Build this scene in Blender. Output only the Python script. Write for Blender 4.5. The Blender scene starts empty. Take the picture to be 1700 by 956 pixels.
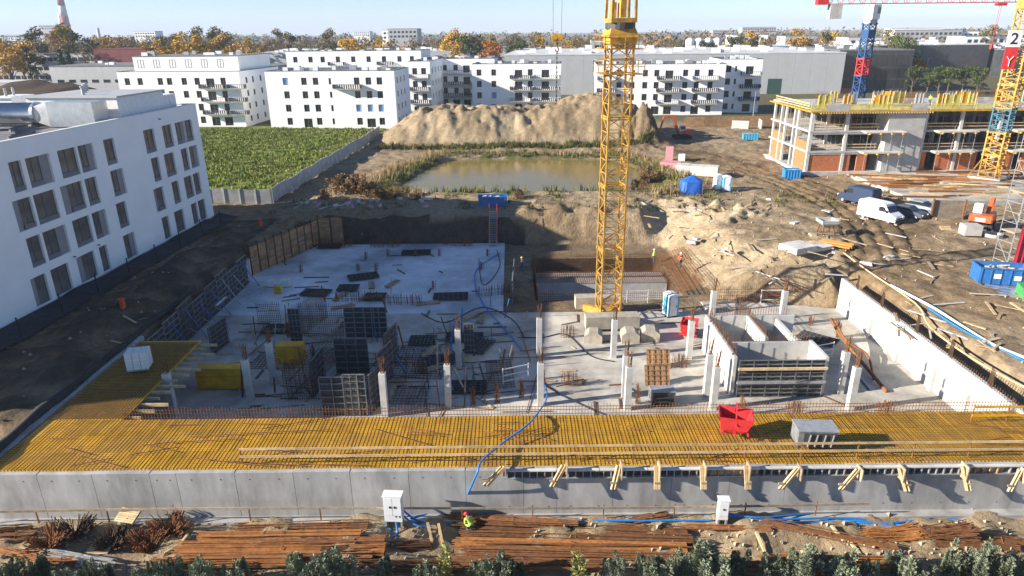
import bpy, math, random
import numpy as np
from mathutils import Vector, Matrix
rad = math.radians
SC = bpy.context.scene
COL = SC.collection
# ------------------------------------------------------------------ camera, sky, sun, exposure
CAM_H, PITCH, ROLL, FPX = 23.0, rad(20.6), rad(-0.57), 24 / 36 * 1700
cam = bpy.data.cameras.new('camera'); cam.sensor_width = 36; cam.lens = 24; cam.clip_start = 0.5; cam.clip_end = 12000
camo = bpy.data.objects.new('camera', cam); COL.objects.link(camo)
camo.matrix_world = Matrix.Translation((0, 0, CAM_H)) @ Matrix.Rotation(math.pi / 2 - PITCH, 4, 'X') @ Matrix.Rotation(ROLL, 4, 'Z')
SC.camera = camo
SUN_EL, SUN_AZ = rad(21), rad(12)          # shadows run along +X, turned 12 degrees towards +Y
world = bpy.data.worlds.new('World'); SC.world = world; world.use_nodes = True
wn = world.node_tree.nodes; wl = world.node_tree.links
sky = wn.new('ShaderNodeTexSky'); sky.sky_type = 'NISHITA'; sky.sun_disc = False
sky.sun_elevation = SUN_EL; sky.sun_rotation = math.pi * 1.5 - SUN_AZ
sky.air_density = 0.75; sky.dust_density = 0.0; sky.ozone_density = 3.6; sky.altitude = 100
wl.new(sky.outputs[0], wn['Background'].inputs[0]); wn['Background'].inputs[1].default_value = 0.07
sun = bpy.data.lights.new('sun', 'SUN'); sun.energy = 5.0; sun.angle = rad(0.5); sun.color = (1, 0.91, 0.78)
suno = bpy.data.objects.new('sun', sun); COL.objects.link(suno)
LDIR = Vector((math.cos(SUN_EL) * math.cos(SUN_AZ), math.cos(SUN_EL) * math.sin(SUN_AZ), -math.sin(SUN_EL)))
suno.rotation_euler = LDIR.to_track_quat('-Z', 'Y').to_euler()
SC.view_settings.view_transform = 'Standard'; SC.view_settings.look = 'None'
SC.view_settings.exposure = 1.28; SC.view_settings.gamma = 1.0

# ------------------------------------------------------------------ photo pixel -> place helpers
_fw = Vector((0, math.cos(PITCH), -math.sin(PITCH))); _up = Vector((0, math.sin(PITCH), math.cos(PITCH))); _rt = Vector((1, 0, 0))
_r2 = _rt * math.cos(ROLL) + _up * math.sin(ROLL); _u2 = -_rt * math.sin(ROLL) + _up * math.cos(ROLL)
CP = Vector((0, 0, CAM_H))
def ray(u, v): return _fw * FPX + _r2 * (u - 850) + _u2 * (478 - v)
def P(u, v, z=0.0):
    d = ray(u, v); return CP + d * ((z - CAM_H) / d.z)
def PY(u, v, Y):
    d = ray(u, v); return CP + d * (Y / d.y)
def PX(u, v, X):
    d = ray(u, v); return CP + d * (X / d.x)

# ------------------------------------------------------------------ materials
MATS = {}
def M(name, col, rough=0.8, var=0.15, scale=3.0, bump=0.0, metal=0.0, rnd=0.0, col2=None, bscale=None, spec=None, stretch=None):
    if name in MATS: return MATS[name]
    m = bpy.data.materials.new(name); m.use_nodes = True; MATS[name] = m
    n = m.node_tree.nodes; l = m.node_tree.links; b = n['Principled BSDF']
    b.inputs['Roughness'].default_value = rough; b.inputs['Metallic'].default_value = metal
    if spec is not None: b.inputs['Specular IOR Level'].default_value = spec
    tc = n.new('ShaderNodeTexCoord'); src = tc.outputs['Object']
    if stretch:
        mp = n.new('ShaderNodeMapping'); mp.inputs['Scale'].default_value = stretch; l.new(src, mp.inputs[0]); src = mp.outputs[0]
    if rnd > 0:
        oi = n.new('ShaderNodeObjectInfo'); ad = n.new('ShaderNodeVectorMath'); ad.operation = 'ADD'
        mu = n.new('ShaderNodeVectorMath'); mu.operation = 'SCALE'; l.new(oi.outputs['Location'], mu.inputs[0]); mu.inputs['Scale'].default_value = 1.37
        l.new(src, ad.inputs[0]); l.new(mu.outputs[0], ad.inputs[1]); src = ad.outputs[0]
    nz = n.new('ShaderNodeTexNoise'); nz.inputs['Scale'].default_value = scale; nz.inputs['Detail'].default_value = 6; nz.inputs['Roughness'].default_value = 0.65
    l.new(src, nz.inputs['Vector'])
    cr = n.new('ShaderNodeValToRGB'); l.new(nz.outputs['Fac'], cr.inputs[0])
    a = [max(0, c * (1 - var)) for c in col]; c2 = col2 or [min(1, c * (1 + var)) for c in col]
    cr.color_ramp.elements[0].position = 0.33; cr.color_ramp.elements[1].position = 0.67
    cr.color_ramp.elements[0].color = (*a, 1); cr.color_ramp.elements[1].color = (*c2, 1)
    out = cr.outputs[0]
    if rnd > 0:
        hs = n.new('ShaderNodeHueSaturation'); mr = n.new('ShaderNodeMapRange'); l.new(oi.outputs['Random'], mr.inputs[0])
        mr.inputs[3].default_value = 1 - rnd; mr.inputs[4].default_value = 1 + rnd
        l.new(mr.outputs[0], hs.inputs['Value']); l.new(out, hs.inputs['Color']); out = hs.outputs[0]
    l.new(out, b.inputs['Base Color'])
    if bump > 0:
        nb = n.new('ShaderNodeTexNoise'); nb.inputs['Scale'].default_value = bscale or scale * 3; nb.inputs['Detail'].default_value = 8
        l.new(src, nb.inputs['Vector'])
        bp = n.new('ShaderNodeBump'); bp.inputs['Strength'].default_value = bump; bp.inputs['Distance'].default_value = 0.05
        l.new(nb.outputs['Fac'], bp.inputs['Height']); l.new(bp.outputs[0], b.inputs['Normal'])
    return m
WHITE = M('white_render', (0.84, 0.85, 0.86), 0.85, 0.04, 0.35)
WHITE2 = M('white_render_far', (0.88, 0.88, 0.88), 0.85, 0.05, 0.2)
ROOF = M('roof_membrane', (0.16, 0.16, 0.165), 0.9, 0.3, 0.5)
ROOFL = M('light_roof', (0.55, 0.56, 0.57), 0.8, 0.15, 0.15)
GLASS = M('window_glass', (0.03, 0.035, 0.04), 0.08, 0.3, 0.6, spec=0.8)
GLASSW = M('office_glass', (0.15, 0.135, 0.12), 0.15, 0.45, 0.35, spec=0.5)
GLASSB = M('blue_film_glass', (0.22, 0.38, 0.65), 0.35, 0.15, 0.6)
FRAME = M('grey_frame', (0.11, 0.115, 0.13), 0.5, 0.1, 2)
PALEP = M('recess_panel', (0.27, 0.265, 0.27), 0.8, 0.08, 1)
SILL = M('grey_sill', (0.16, 0.17, 0.19), 0.6, 0.1, 2)
RAILM = M('dark_rail', (0.05, 0.052, 0.055), 0.5, 0.1, 2)
CONC = M('concrete', (0.44, 0.43, 0.41), 0.9, 0.2, 0.7, 0.25, rnd=0.05)
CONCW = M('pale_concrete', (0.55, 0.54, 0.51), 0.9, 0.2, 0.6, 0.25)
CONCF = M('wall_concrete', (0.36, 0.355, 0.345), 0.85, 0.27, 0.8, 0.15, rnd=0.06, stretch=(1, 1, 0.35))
SLABL = M('pale_wet_slab', (0.46, 0.5, 0.54), 0.5, 0.35, 0.16, 0.15, col2=(0.76, 0.8, 0.84))
SLABM = M('slab_concrete', (0.42, 0.39, 0.34), 0.85, 0.42, 0.3, 0.25, col2=(0.6, 0.565, 0.5))
WOOD = M('pale_timber', (0.55, 0.4, 0.22), 0.8, 0.25, 2.5, 0.1, rnd=0.2)
WOODG = M('weathered_timber', (0.36, 0.28, 0.19), 0.9, 0.3, 2.5, 0.1, rnd=0.25)
LAG = M('lagging_timber', (0.34, 0.2, 0.1), 0.9, 0.3, 1.5, 0.1, rnd=0.25)
YEL = M('yellow_formwork', (0.78, 0.4, 0.01), 0.55, 0.3, 1.2, 0.05, rnd=0.14, col2=(0.84, 0.46, 0.015))
YELP = M('yellow_paint_crane', (0.5, 0.27, 0.04), 0.6, 0.4, 1.6, rnd=0.05)
RUST = M('rusty_steel', (0.2, 0.085, 0.03), 0.85, 0.45, 4, rnd=0.25)
RUSTD = M('rebar_dark', (0.1, 0.055, 0.03), 0.85, 0.4, 4, rnd=0.2)
RUSTL = M('rebar_orange', (0.3, 0.125, 0.035), 0.85, 0.35, 3, rnd=0.25)
STEELD = M('dark_steel_form', (0.045, 0.047, 0.05), 0.6, 0.3, 3, rnd=0.2)
FORMR = M('form_frame_steel', (0.17, 0.175, 0.18), 0.6, 0.3, 3, rnd=0.3)
STEELG = M('grey_steel', (0.36, 0.37, 0.38), 0.5, 0.2, 3, metal=0.3)
GALV = M('galvanised_duct', (0.62, 0.63, 0.65), 0.32, 0.12, 1.5, metal=0.85)
BLUE = M('blue_paint', (0.03, 0.15, 0.42), 0.5, 0.2, 2, rnd=0.1)
BLUEL = M('light_blue_plastic', (0.06, 0.36, 0.55), 0.5, 0.1, 2)
HOSE = M('blue_hose', (0.02, 0.2, 0.6), 0.4, 0.1, 2)
RED = M('red_paint', (0.55, 0.03, 0.035), 0.5, 0.2, 2)
ORANGE = M('orange_paint', (0.6, 0.11, 0.03), 0.5, 0.25, 2)
PIPEO = M('orange_plastic', (0.62, 0.22, 0.04), 0.5, 0.15, 2, rnd=0.1)
WPAINT = M('white_paint', (0.8, 0.8, 0.79), 0.4, 0.06, 2)
PLASTW = M('white_plastic', (0.75, 0.76, 0.77), 0.6, 0.08, 2)
PINK = M('pink_insulation', (0.6, 0.27, 0.3), 0.9, 0.12, 2)
BRICK = M('hollow_brick', (0.5, 0.17, 0.07), 0.9, 0.2, 3, 0.2)
BLACK = M('black_rubber', (0.02, 0.02, 0.022), 0.8, 0.2, 3)
NAVY = M('navy_van', (0.03, 0.05, 0.1), 0.35, 0.1, 2)
GREENP = M('green_paint', (0.06, 0.3, 0.08), 0.6, 0.15, 2)
TARP = M('blue_tarp', (0.02, 0.12, 0.5), 0.55, 0.2, 2, 0.3)
TARPR = M('red_tarp', (0.55, 0.03, 0.06), 0.7, 0.2, 1.5, 0.3)
FILM = M('white_film', (0.72, 0.74, 0.76), 0.45, 0.12, 3, 0.4)
GEOT = M('black_geotextile', (0.028, 0.028, 0.03), 0.9, 0.3, 2, 0.2)
CLAD = M('grey_cladding', (0.42, 0.43, 0.44), 0.6, 0.06, 0.3)
CLADD = M('dark_cladding', (0.05, 0.055, 0.06), 0.3, 0.3, 0.4)
CLADR = M('maroon_cladding', (0.16, 0.03, 0.03), 0.7, 0.1, 0.3)
CLADB = M('blue_cladding', (0.05, 0.2, 0.45), 0.6, 0.1, 0.3)
HIVIS = M('hi_vis_yellow', (0.5, 0.75, 0.05), 0.7, 0.1, 5)
HIVISO = M('hi_vis_orange', (0.8, 0.16, 0.05), 0.7, 0.1, 5)
SKIN = M('skin', (0.5, 0.3, 0.22), 0.6, 0.1, 5)
DENIM = M('work_trousers', (0.05, 0.07, 0.13), 0.9, 0.2, 5)
BARK = M('bark', (0.12, 0.09, 0.065), 0.95, 0.3, 3)
def leaf(name, c, c2): return M(name, c, 0.75, 0.35, 0.5, rnd=0.22, col2=c2, spec=0.2)
L_YEL = leaf('leaf_yellow', (0.42, 0.24, 0.02), (0.6, 0.36, 0.04))
L_OLIVE = leaf('leaf_olive', (0.12, 0.11, 0.03), (0.24, 0.2, 0.06))
L_BROWN = leaf('leaf_brown', (0.18, 0.12, 0.06), (0.28, 0.18, 0.09))
L_GREEN = leaf('leaf_green', (0.05, 0.075, 0.02), (0.1, 0.13, 0.035))
L_DARK = leaf('needle_dark', (0.02, 0.035, 0.02), (0.05, 0.07, 0.03))
L_ORANGE = leaf('leaf_orange', (0.4, 0.13, 0.02), (0.5, 0.2, 0.03))
L_JUN = leaf('juniper_needle', (0.11, 0.14, 0.085), (0.3, 0.34, 0.23))
L_WILL = leaf('pale_shrub_leaf', (0.2, 0.21, 0.06), (0.34, 0.33, 0.12))
L_GRASS = leaf('meadow_grass', (0.14, 0.19, 0.025), (0.28, 0.33, 0.07))
L_REED = leaf('dry_reed', (0.3, 0.22, 0.1), (0.42, 0.32, 0.16))
L_REEDG = leaf('green_reed', (0.08, 0.11, 0.025), (0.18, 0.18, 0.05))

# ------------------------------------------------------------------ mesh builder
class MB:
    def __init__(s): s.v = []; s.f = []
    def add(s, vs, fs):
        k = len(s.v); s.v += [tuple(p) for p in vs]; s.f += [tuple(i + k for i in f) for f in fs]; return s
    def box(s, c, d, rz=0.0, taper=1.0):
        x, y, z = d[0] / 2, d[1] / 2, d[2] / 2; ca, sa = math.cos(rz), math.sin(rz); vs = []
        for k in (-1, 1):
            t = 1.0 if k < 0 else taper
            for i, j in ((-1, -1), (1, -1), (1, 1), (-1, 1)):
                a, b = i * x * t, j * y * t
                vs.append((c[0] + a * ca - b * sa, c[1] + a * sa + b * ca, c[2] + k * z))
        return s.add(vs, [(0, 3, 2, 1), (4, 5, 6, 7), (0, 1, 5, 4), (1, 2, 6, 5), (2, 3, 7, 6), (3, 0, 4, 7)])
    def b2(s, a, b): # box from two corners
        return s.box([(a[i] + b[i]) / 2 for i in range(3)], [abs(b[i] - a[i]) for i in range(3)])
    def bar(s, p, q, w, h=None, n=4, w2=None):
        p, q = Vector(p), Vector(q); d = q - p
        if d.length < 1e-6: return s
        d.normalize(); ref = Vector((0, 0, 1)) if abs(d.z) < 0.95 else Vector((1, 0, 0))
        a = d.cross(ref).normalized(); b = a.cross(d).normalized(); h = h or w; vs = []
        if n == 4: offs = [(-.5, -.5), (.5, -.5), (.5, .5), (-.5, .5)]
        else: offs = [(.5 * math.cos(2 * math.pi * i / n), .5 * math.sin(2 * math.pi * i / n)) for i in range(n)]
        for c, t in ((p, 1), (q, (w2 / w) if w2 else 1)):
            for i, j in offs: vs.append(c + a * (i * w * t) + b * (j * h * t))
        fs = [tuple(reversed(range(n))), tuple(range(n, 2 * n))] + [(i, (i + 1) % n, n + (i + 1) % n, n + i) for i in range(n)]
        return s.add(vs, fs)
    def tube(s, pts, r, n=6):
        pts = [Vector(p) for p in pts]; rings = []; pa = None
        for i, p in enumerate(pts):
            d = (pts[min(i + 1, len(pts) - 1)] - pts[max(i - 1, 0)]).normalized()
            if pa is None:
                ref = Vector((0, 0, 1)) if abs(d.z) < 0.9 else Vector((1, 0, 0)); a = d.cross(ref).normalized()
            else: a = (pa - d * pa.dot(d)).normalized()
            pa = a; b = a.cross(d); rr = r[i] if isinstance(r, (list, tuple)) else r
            rings.append([p + a * (rr * math.cos(2 * math.pi * k / n)) + b * (rr * math.sin(2 * math.pi * k / n)) for k in range(n)])
        vs = [q for rg in rings for q in rg]; fs = [tuple(range(n)), tuple((len(pts) - 1) * n + k for k in reversed(range(n)))]
        for i in range(len(pts) - 1):
            for k in range(n): fs.append((i * n + k, (i + 1) * n + k, (i + 1) * n + (k + 1) % n, i * n + (k + 1) % n))
        return s.add(vs, fs)
    def prism(s, prof, y0, y1, inset=0.0): # profile in x,z extruded along y; inset shrinks the end caps (soft edges)
        n = len(prof); cx = sum(p[0] for p in prof) / n; cz = sum(p[1] for p in prof) / n; vs = []
        e = abs(inset) * 1.2
        for y, t in ((y0, inset), (y0 + e, 0), (y1 - e, 0), (y1, inset)):
            for x, z in prof:
                k = math.hypot(x - cx, z - cz) or 1
                vs.append((x - (x - cx) / k * t, y, z - (z - cz) / k * t))
        fs = [tuple(range(n)), tuple(reversed(range(3 * n, 4 * n)))]
        for r in range(3):
            for i in range(n): fs.append((r * n + i, (r + 1) * n + i, (r + 1) * n + (i + 1) % n, r * n + (i + 1) % n))
        return s.add(vs, fs)
    def xf(s, m, k=0):
        for i in range(k, len(s.v)): s.v[i] = tuple(m @ Vector(s.v[i]))
        return s
    def mesh(s, name, smooth=False):
        me = bpy.data.meshes.new(name); me.from_pydata(s.v, [], s.f); me.update()
        if smooth: me.shade_smooth()
        return me
    def build(s, name, mat, parent=None, smooth=False, at=None, **tags):
        return put(name, s.mesh(name, smooth), mat, parent, at or (0, 0, 0), 0, local=True, **tags)
def tag(o, label=None, cat=None, group=None, kind=None):
    if label: o['label'] = label
    if cat: o['category'] = cat
    if group: o['group'] = group
    if kind: o['kind'] = kind
    return o
def put(name, me, mat, parent=None, loc=(0, 0, 0), rz=0.0, local=True, label=None, cat=None, group=None, kind=None):
    o = bpy.data.objects.new(name, me); COL.objects.link(o)
    if mat and not me.materials: me.materials.append(mat)
    o.location = loc; o.rotation_euler = (0, 0, rz)
    if parent: o.parent = parent
    return tag(o, label, cat, group, kind)
def root(name, loc, label, cat, group=None, rz=0.0):
    o = bpy.data.objects.new(name, None); COL.objects.link(o); o.empty_display_size = 0.2
    o.location = loc; o.rotation_euler = (0, 0, rz)
    return tag(o, label, cat, group)
def dup(o, loc, rz=0.0, label=None, group=None, scale=1.0, parent=None):
    c = o.copy(); COL.objects.link(c); c.location = loc; c.rotation_euler = (0, 0, rz)
    if parent is None: c.scale = (scale,) * 3 if not isinstance(scale, tuple) else scale
    if label: c['label'] = label
    if group: c['group'] = group
    for ch in o.children:
        d = ch.copy(); COL.objects.link(d); d.parent = c
        for g in ch.children:
            e = g.copy(); COL.objects.link(e); e.parent = d
    return c
RNG = random.Random(7); NPR = np.random.default_rng(5)

# ------------------------------------------------------------------ terrain
def vnoise(x, y, s, seed):
    r = np.random.default_rng(seed).random((64, 64)); x = x / s; y = y / s
    xi = np.floor(x).astype(int); yi = np.floor(y).astype(int); fx = x - xi; fy = y - yi
    fx = fx * fx * (3 - 2 * fx); fy = fy * fy * (3 - 2 * fy); g = lambda a, b: r[a % 64, b % 64]
    return (g(xi, yi) * (1 - fx) + g(xi + 1, yi) * fx) * (1 - fy) + (g(xi, yi + 1) * (1 - fx) + g(xi + 1, yi + 1) * fx) * fy - 0.5
def fbm(x, y, s, seed, o=4, rough=0.5): return sum(vnoise(x, y, s / 2 ** i, seed + i) * rough ** i for i in range(o))
def sstep(a, b, x): t = np.clip((x - a) / (b - a), 0, 1); return t * t * (3 - 2 * t)
def poly_sd(x, y, poly): # signed distance, negative inside
    d = np.full(x.shape, 1e9); ins = np.zeros(x.shape, bool); n = len(poly)
    for i in range(n):
        ax, ay = poly[i]; bx, by = poly[(i + 1) % n]; ex, ey = bx - ax, by - ay
        t = np.clip(((x - ax) * ex + (y - ay) * ey) / (ex * ex + ey * ey), 0, 1)
        d = np.minimum(d, np.hypot(x - ax - t * ex, y - ay - t * ey))
        c = ((ay > y) != (by > y)) & (x < (bx - ax) * (y - ay) / (by - ay + 1e-12) + ax); ins ^= c
    return np.where(ins, -d, d)
PITF = -3.3
PIT = [(-30.2, 32.5), (32.9, 32.5), (33.2, 63.0), (21.5, 66.0), (19.5, 85.5), (-1, 87.2), (-25.3, 87.4), (-30.4, 76.0)]
POND = [(-19, 106), (-15, 104.4), (0, 104), (22, 103.6), (25.5, 108), (24, 120), (19.5, 132), (0, 134), (-12.5, 133.5), (-16, 122)]
def terrain(x, y):
    n1 = fbm(x, y, 9, 11); n2 = fbm(x, y, 2.2, 31, 4, 0.6); n3 = fbm(x, y, 0.9, 51, 2)
    site = ((x > -42) & (x < 110) & (y < 175)).astype(float)
    z = n1 * 0.25 + (n2 * 0.36 + n3 * 0.17) * site
    # the strip in front of the basement wall lies a storey lower
    low = 1 - sstep(33.0, 38.5, y + 0.8 * n1)
    z = z - 3.1 * low + low * (0.35 * n2 + 0.15 * n1)
    # heaps along the left bank
    z += 0.9 * np.exp(-((x + 34.5 + n1) / 2.0) ** 2) * sstep(40, 48, y) * (1 - sstep(80, 86, y)) * (0.8 + n2)
    sd = poly_sd(x, y, PIT)
    # width of the bank outside the floor: vertical in most places, a long sandy slope on the right
    wr = sstep(17.0, 20.0, x) * sstep(66.5, 70.5, y)
    wb = sstep(-1, 4, x) * sstep(84, 87, y)
    wid = 0.5 + 9.5 * wr * (1 - 0.45 * sstep(70, 88, y)) + 2.2 * wb + 2.0 * sstep(32.9, 33.0, x) * (1 - wr) + 1.6 * sstep(20, 22, x) * sstep(62, 64, y) * (1 - wr)
    wid = wid * (1 + 0.5 * n1 + 0.35 * n2 * np.maximum(wr, wb))
    t = np.clip(sd / wid, 0, 1); t = np.where(wid > 3, t ** 0.8, t)
    inside = sd < 0.02
    z = np.where(sd < wid, PITF - 0.12 + (z - PITF + 0.12) * t, z)
    z = np.where(inside, PITF - 0.12, z)
    # a rough lip of spoil behind the pit
    z += 0.8 * np.exp(-((sd - wid - 1.5) / 1.2) ** 2) * (y > 84) * (0.4 + n2) * (1 - inside)
    # the dug-out hole between the slab and the sand slope
    hole = poly_sd(x, y, [(2.5, 66.5), (17.5, 66.5), (17.8, 80.5), (2.5, 80.5)])
    z = np.where(hole < 0, -6.0, z)
    # trench behind the right basement wall
    tr = np.exp(-((x - 34.2) / 1.1) ** 4) * sstep(33, 36, y) * (1 - sstep(60, 64, y)); z -= 2.3 * tr * (sd > 0)
    # pond
    sp = poly_sd(x, y, POND) + 0.6 * n1; z = z * sstep(-0.5, 4, sp) - 1.3 * (1 - sstep(-3, 1.2, sp))
    z += 0.5 * np.exp(-((sp - 3) / 1.5) ** 2) * (0.5 + n1)
    # sand heap
    top = 6.6 + 2.8 * np.exp(-((x - 19) / 9.0) ** 2) + 0.9 * fbm(x, y * 0 + 3, 7, 91) - 1.0 * np.exp(-((x - 6) / 4.0) ** 2)
    ex = sstep(-33, -19, x) * (1 - sstep(24, 36, x))
    gul = np.abs(fbm(x + 0.25 * y + 4 * n1, y * 0.3, 11, 71, 4, 0.55)) * 1.5
    prof = sstep(145, 157.5, y - gul * 0.9 + 2 * n1) * (1 - sstep(166, 178, y))
    z += ex * prof * (top - gul * 0.75 * (1 - sstep(158, 164, y)) + n2 * 0.4) + 0.6 * ex * np.exp(-((y - 159 - 3 * n1) / 2.0) ** 2) * np.clip(n2 * 2.5, -.3, 1)
    # smaller heap right of the sand, dark heap far left
    z += 4.0 * np.exp(-((x - 28.5) / 4.0) ** 2 - ((y - 151) / 6) ** 2) * (0.9 + n2 + n1)
    z += 9.3 * np.exp(-np.abs((x + 150) / 23) ** 3) * np.exp(-np.abs((y - 228) / 13) ** 3) * (1 + 0.25 * n1)
    # wheel ruts on the track
    for off in (-3.2, -1.6, 0.2, 1.9, 3.9):
        cxp = 40 + off + 6.5 * np.sin((y - 70) / 17.0) - 0.0 * y
        z -= 0.3 * np.exp(-((x - cxp) / 0.35) ** 2) * sstep(64, 70, y) * (1 - sstep(118, 125, y))
    return z, dict(sd=sd, wid=wid, n1=n1, n2=n2, n3=n3, low=low, sp=sp, wr=wr, wb=wb, ex=ex, prof=prof, inside=inside, site=site, gul=gul)
def axis(parts):
    out = []
    for a, b, st in parts: out += list(np.arange(a, b - 1e-6, st))
    return np.array(out + [parts[-1][1]])
def lerp(c, d, t): return c + (np.array(d) - c) * t[..., None]
def build_ground():
    xs = axis([(-6000, -600, 450), (-600, -200, 22), (-200, -48, 2.0), (-48, 80, 0.36), (80, 130, 1.5), (130, 600, 22), (600, 6000, 450)])
    ys = axis([(-300, 14, 12), (14, 24, 1.0), (24, 100, 0.36), (100, 180, 0.6), (180, 250, 2.2), (250, 700, 25), (700, 9000, 450)])
    X, Y = np.meshgrid(xs, ys); Z, k = terrain(X, Y); n1, n2, n3 = k['n1'], k['n2'], k['n3']
    far = sstep(180, 250, Y) ; Z = np.where((Y > 300) | (np.abs(X) > 220), 0, Z)
    c = np.zeros(X.shape + (3,)); c[:] = (0.27, 0.192, 0.11)
    c = lerp(c, (0.34, 0.26, 0.165), np.clip(0.5 + 1.6 * n1, 0, 1)); c = lerp(c, (0.17, 0.12, 0.075), np.clip(n2 * 1.6, 0, 0.75))
    sand = (0.52, 0.41, 0.265)
    c = lerp(c, sand, np.clip(k['wr'] * (k['sd'] < k['wid'] * 1.3) * (0.75 + n1), 0, 1) * (k['sd'] > 0.02))
    c = lerp(c, (0.36, 0.28, 0.18), 0.7 * k['low'])
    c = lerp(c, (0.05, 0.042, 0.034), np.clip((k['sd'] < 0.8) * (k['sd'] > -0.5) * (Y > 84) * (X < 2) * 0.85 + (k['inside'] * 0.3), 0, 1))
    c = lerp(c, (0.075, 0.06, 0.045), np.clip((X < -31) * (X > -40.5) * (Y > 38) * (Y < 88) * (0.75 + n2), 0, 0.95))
    m = np.clip(k['ex'] * k['prof'] * 3, 0, 1); c = lerp(c, (0.41, 0.325, 0.21), m); c = lerp(c, (0.25, 0.185, 0.11), m * np.clip(n1 * 2.2 + 0.12 + (X < -15) * 0.5, 0, 0.85))
    c = lerp(c, (0.16, 0.115, 0.07), np.exp(-np.abs((X - 29) / 6) ** 3 - np.abs((Y - 151) / 8) ** 3) * 0.8)
    trk = np.exp(-((X - 41 - 6.5 * np.sin((Y - 70) / 17.0)) / 5.5) ** 4) * sstep(62, 68, Y) * (1 - sstep(135, 160, Y))
    c = lerp(c, (0.21, 0.145, 0.08), 0.85 * trk); c = lerp(c, (0.1, 0.07, 0.042), 0.8 * trk * np.clip(n2 * 3 + .1, 0, 1))
    c = lerp(c, (0.07, 0.095, 0.02), (1 - sstep(0.5, 5, np.abs(k['sp'] - 2.0))) * np.clip(0.5 + 2 * n2, 0, 1) * (Y > 100))
    c = lerp(c, (0.06, 0.055, 0.025), 1 - sstep(-1.5, 0.5, k['sp']))
    fld = (X < -34.8 + (Y - 98) * 0.0622) * (Y > 97.5); c = lerp(c, (0.13, 0.175, 0.03), fld * np.clip(0.85 + n1, 0, 1))
    c = lerp(c, (0.17, 0.155, 0.05), fld * np.clip(n2 * 1.5, 0, .7))
    c = lerp(c, (0.1, 0.1, 0.045), sstep(178, 196, Y) * 0.95); c = lerp(c, (0.12, 0.11, 0.05), sstep(250, 330, Y))
    c = lerp(c, (0.075, 0.052, 0.036), np.exp(-np.abs((X + 150) / 34) ** 4 - np.abs((Y - 228) / 24) ** 4))
    nx, ny = len(xs), len(ys); V = np.stack([X, Y, Z], -1).reshape(-1, 3)
    i = np.arange((ny - 1) * (nx - 1)); r, q = i // (nx - 1), i % (nx - 1); a = r * nx + q
    F = np.stack([a, a + 1, a + 1 + nx, a + nx], -1)
    me = bpy.data.meshes.new('ground'); me.vertices.add(len(V)); me.vertices.foreach_set('co', V.ravel().astype(np.float32))
    me.loops.add(F.size); me.loops.foreach_set('vertex_index', F.ravel().astype(np.int32)); me.polygons.add(len(F))
    me.polygons.foreach_set('loop_start', (np.arange(len(F)) * 4).astype(np.int32)); me.update(calc_edges=True)
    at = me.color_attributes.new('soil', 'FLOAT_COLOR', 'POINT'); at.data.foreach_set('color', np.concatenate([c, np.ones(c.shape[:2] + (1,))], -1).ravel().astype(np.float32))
    me.shade_smooth()
    m = bpy.data.materials.new('site_soil'); m.use_nodes = True; n = m.node_tree.nodes; l = m.node_tree.links; b = n['Principled BSDF']; b.inputs['Roughness'].default_value = 0.95
    b.inputs['Specular IOR Level'].default_value = 0.2
    va = n.new('ShaderNodeVertexColor'); va.layer_name = 'soil'; tc = n.new('ShaderNodeTexCoord')
    nz = n.new('ShaderNodeTexNoise'); nz.inputs['Scale'].default_value = 1.1; nz.inputs['Detail'].default_value = 10; nz.inputs['Roughness'].default_value = 0.75; l.new(tc.outputs['Object'], nz.inputs['Vector'])
    mr = n.new('ShaderNodeMapRange'); mr.inputs[1].default_value = 0.3; mr.inputs[2].default_value = 0.7; mr.inputs[3].default_value = 0.55; mr.inputs[4].default_value = 1.4; l.new(nz.outputs['Fac'], mr.inputs[0])
    mx = n.new('ShaderNodeVectorMath'); mx.operation = 'SCALE'; l.new(va.outputs[0], mx.inputs[0]); l.new(mr.outputs[0], mx.inputs['Scale']); l.new(mx.outputs[0], b.inputs['Base Color'])
    n2_ = n.new('ShaderNodeTexNoise'); n2_.inputs['Scale'].default_value = 3.2; n2_.inputs['Detail'].default_value = 9; n2_.inputs['Roughness'].default_value = 0.7; l.new(tc.outputs['Object'], n2_.inputs['Vector'])
    bp = n.new('ShaderNodeBump'); bp.inputs['Strength'].default_value = 1.0; bp.inputs['Distance'].default_value = 0.22; l.new(n2_.outputs['Fac'], bp.inputs['Height']); l.new(bp.outputs[0], b.inputs['Normal'])
    return put('ground', me, m, kind='structure')
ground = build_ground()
def gz(x, y): return float(terrain(np.array([[float(x)]]), np.array([[float(y)]]))[0][0, 0])
def G(u, v, z=0.0): # ground point below a pixel: two refinements of the height
    p = P(u, v, z)
    for _ in range(4): p = P(u, v, gz(p.x, p.y))
    return p
# pond water
wm = bpy.data.materials.new('pond_water'); wm.use_nodes = True
_b = wm.node_tree.nodes['Principled BSDF']; _b.inputs['Base Color'].default_value = (0.2, 0.15, 0.04, 1); _b.inputs['Roughness'].default_value = 0.12; _b.inputs['Specular IOR Level'].default_value = 0.3
_n = wm.node_tree.nodes.new('ShaderNodeTexNoise'); _n.inputs['Scale'].default_value = 1.4; _n.inputs['Detail'].default_value = 3
_p = wm.node_tree.nodes.new('ShaderNodeBump'); _p.inputs['Strength'].default_value = 0.12; _p.inputs['Distance'].default_value = 0.04
wm.node_tree.links.new(_n.outputs['Fac'], _p.inputs['Height']); wm.node_tree.links.new(_p.outputs[0], _b.inputs['Normal'])
MB().add([(-27, 100, -0.42), (31, 100, -0.42), (31, 138, -0.42), (-27, 138, -0.42)], [(0, 1, 2, 3)]).build('pond_water', wm, kind='structure')
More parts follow.
